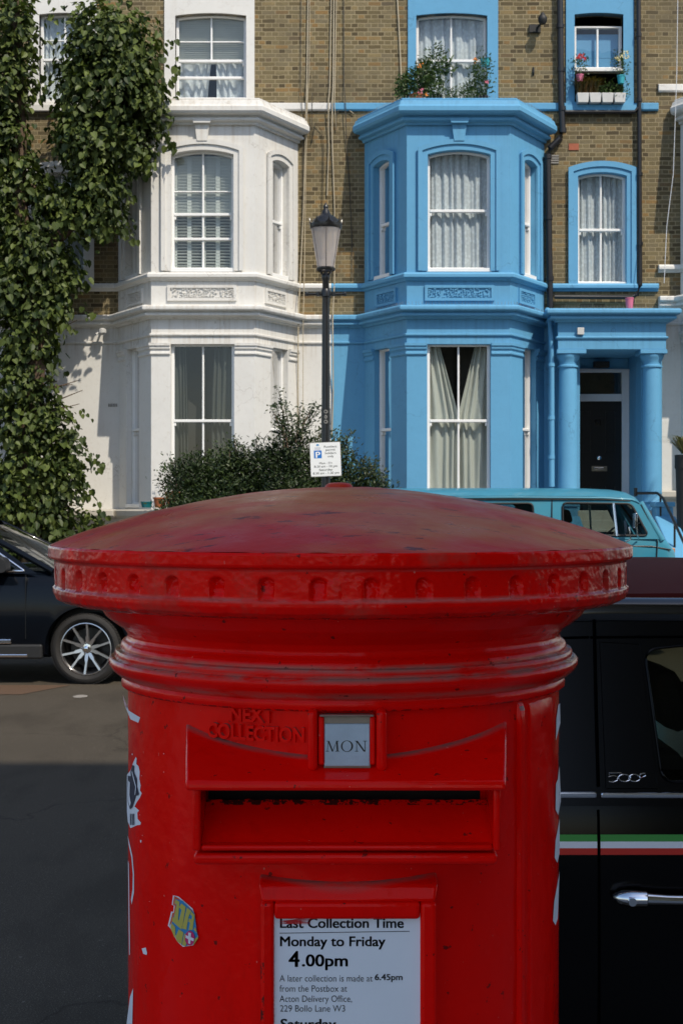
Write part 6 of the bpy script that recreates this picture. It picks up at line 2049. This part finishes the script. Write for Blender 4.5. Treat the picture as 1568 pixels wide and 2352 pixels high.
def plants():
    # pots on the ledge under the white bay
    Yp = 23.45
    pot('flower_pot', 'low teal glazed bowl on the white ledge left of the terracotta pots', wx(337, Yp), Yp, wz(1166, Yp), .075, .10, .10, 'tealpot')
    pot('flower_pot', 'small terracotta pot on the white ledge next to the teal bowl', wx(368, Yp), Yp, wz(1166, Yp), .085, .11, .17, 'terracotta')
    x = wx(402, Yp); z = wz(1166, Yp)
    plant_in(x, Yp - .1, z, 'wispy plant in the larger terracotta pot at the edge of the shrub', [(-.02, 0, .48, .16, .14, .18), (-.12, 0, .66, .10, .1, .12)], .055, 500, 31, 'green', potargs=(0, .11, .15, .26, 'terracotta'))
    # plants on the blue bay roof
    zr = 8.52; y = 24.25
    X = lambda u, yy: wx(u, yy)
    def B(u, v, ru, rv, uc, dy=0.0): return ((u - uc) / 134.7, dy, (248 - v) / 134.7, ru / 134.7, min(ru, rv) / 134.7, rv / 134.7)
    plant_in(X(957, y), y, zr, 'bushy green potted plant on the blue bay roof, at its left corner', [B(955, 195, 30, 32, 957), B(930, 205, 22, 24, 957), B(985, 200, 26, 30, 957), B(970, 165, 20, 20, 957)], .07, 1300, 41, 'green', flowers=[('flowerorange', [(.05, -.15, .68)])], potargs=(0, .1, .13, .22, 'terracotta'))
    plant_in(X(998, y), y + .1, zr, 'tall thin sapling in a pot on the blue bay roof before the upper window', [B(998, 118, 18, 14, 998), B(1010, 145, 24, 14, 998), B(1030, 152, 16, 10, 998), B(985, 140, 16, 14, 998), B(1000, 175, 22, 18, 998)], .075, 800, 42, 'green', potargs=(0, .1, .13, .24, 'trim'))
    plant_in(X(1103, y), y, zr, 'trailing plant with orange and pink flowers hanging at the right of the upper bay window', [B(1105, 148, 16, 18, 1103), B(1098, 172, 20, 18, 1103), B(1110, 195, 16, 20, 1103), B(1085, 208, 22, 16, 1103)], .055, 1300, 43, 'green', flowers=[('flowerorange', [(-.12, -.15, .76)]), ('flowerpink', [(.09, -.14, .4)])], potargs=(.0, .09, .12, .2, 'trim'))
    plant_in(X(1050, y), y - .1, zr, 'low flowering plants along the edge of the blue bay roof', [B(1015, 222, 30, 14, 1050), B(1055, 220, 30, 16, 1050), B(1085, 222, 30, 14, 1050)], .05, 1600, 44, 'green', flowers=[('flowerorange', [(-.52, -.1, .18)]), ('flowerpink', [(-.64, -.08, .22)])])
    m = MB(); yy = 24.6
    m.lathe([(.07, wz(152, yy)), (.09, wz(137, yy)), (.095, wz(136, yy)), (.0, wz(138, yy))], X(1114, yy), yy, 16); tag(m.build('flower_pot', 'turqpot', smooth=40), 'small turquoise pot hung beside the upper bay window', 'flower pot')
    # boxes and hanging pots at the small upper window
    ys = 24.9; zs = 8.77
    for i in range(4):
        u = (1336, 1364, 1392, 1420)[i]
        m = MB(); xc = X(u, ys)
        m.prism([(-.088, 0), (.088, 0), (.105, .17), (-.105, .17)], lambda a, b, o: (xc + a, ys - .02 + o, zs + b), -.09, .09)
        o = m.build('window_box', 'planter', bevel=.008)
        tag(o, ['white window box on the upper right sill, leftmost of the four', 'white window box on the upper right sill, second from the left', 'white window box on the upper right sill, third from the left', 'white window box on the upper right sill, rightmost of the four'][i], 'planter', 'white boxes on the upper window sill')
    plant_in(X(1348, ys), ys, zs + .16, 'rusty brown grass plant in the left white window boxes', [], .05, 100, 51, 'drygreen', grassy=(420, .36, .26, .18, .008))
    plant_in(X(1404, ys), ys, zs + .16, 'low green plant in the right white window boxes', [(-.12, 0, .06, .16, .1, .09), (.1, 0, .06, .16, .1, .1)], .05, 1500, 52, 'green')
    zt = wz(190, ys)
    plant_in(X(1329, ys), ys - .08, wz(188, ys), 'red geranium in a pink hanging pot at the left of the small upper window', [(0, 0, .22, .08, .07, .13), (.02, 0, .36, .1, .07, .07)], .05, 1500, 53, 'green', flowers=[('flowerred', [(-.04, -.06, .40), (.04, -.06, .38), (0, -.06, .43), (.07, -.06, .35)])], potargs=(-.02, .05, .065, .12, 'pinkpot'))
    plant_in(X(1423, ys), ys - .08, wz(190, ys), 'cream flowered plant in a turquoise hanging pot at the right of the small upper window', [(0, 0, .22, .08, .07, .13), (-.02, 0, .38, .11, .07, .07)], .05, 1500, 54, 'green', flowers=[('flowerwhite', [(-.10, -.06, .40), (0, -.06, .42), (.06, -.06, .46), (.09, -.06, .42), (-.04, -.06, .37)])], potargs=(-.04, .05, .07, .14, 'turqpot'))
    # palm by the right edge
    yq = 23.3
    plant_in(wx(1572, yq), yq, wz(1042, yq), 'spiky yellowing palm in a pot at the right edge, beside the blue column', [], .05, 100, 61, 'palm', grassy=(170, .42, .62, .04, .012), potargs=(-1.62, .12, .16, 1.6, 'trim'))
plants()

# ------------------------------------------------------------------ small things on the road
m = MB(); Yc = 12.9
m.add([(-3.9, 13.12, .004), (-2.95, 13.12, .004), (-2.62, 13.8, .004), (-3.9, 13.8, .004)], [(0, 1, 2, 3)])
tag(m.build('utility_cover', 'iron'), 'rusty brown rectangular cover set in the road by the suv wheel', 'utility cover')
m = MB(); n = 14
m.poly([[(wx(185, 12.99) + .065 * cos(2 * pi * i / n) * (1 + .2 * sin(3 * i)), 12.99 + .10 * sin(2 * pi * i / n)) for i in range(n)]], lambda a, b: (a, b, .004))
tag(m.build('paper_litter', 'paledirt', recalc=False), 'small pale flat scrap lying on the sunlit road', 'litter')
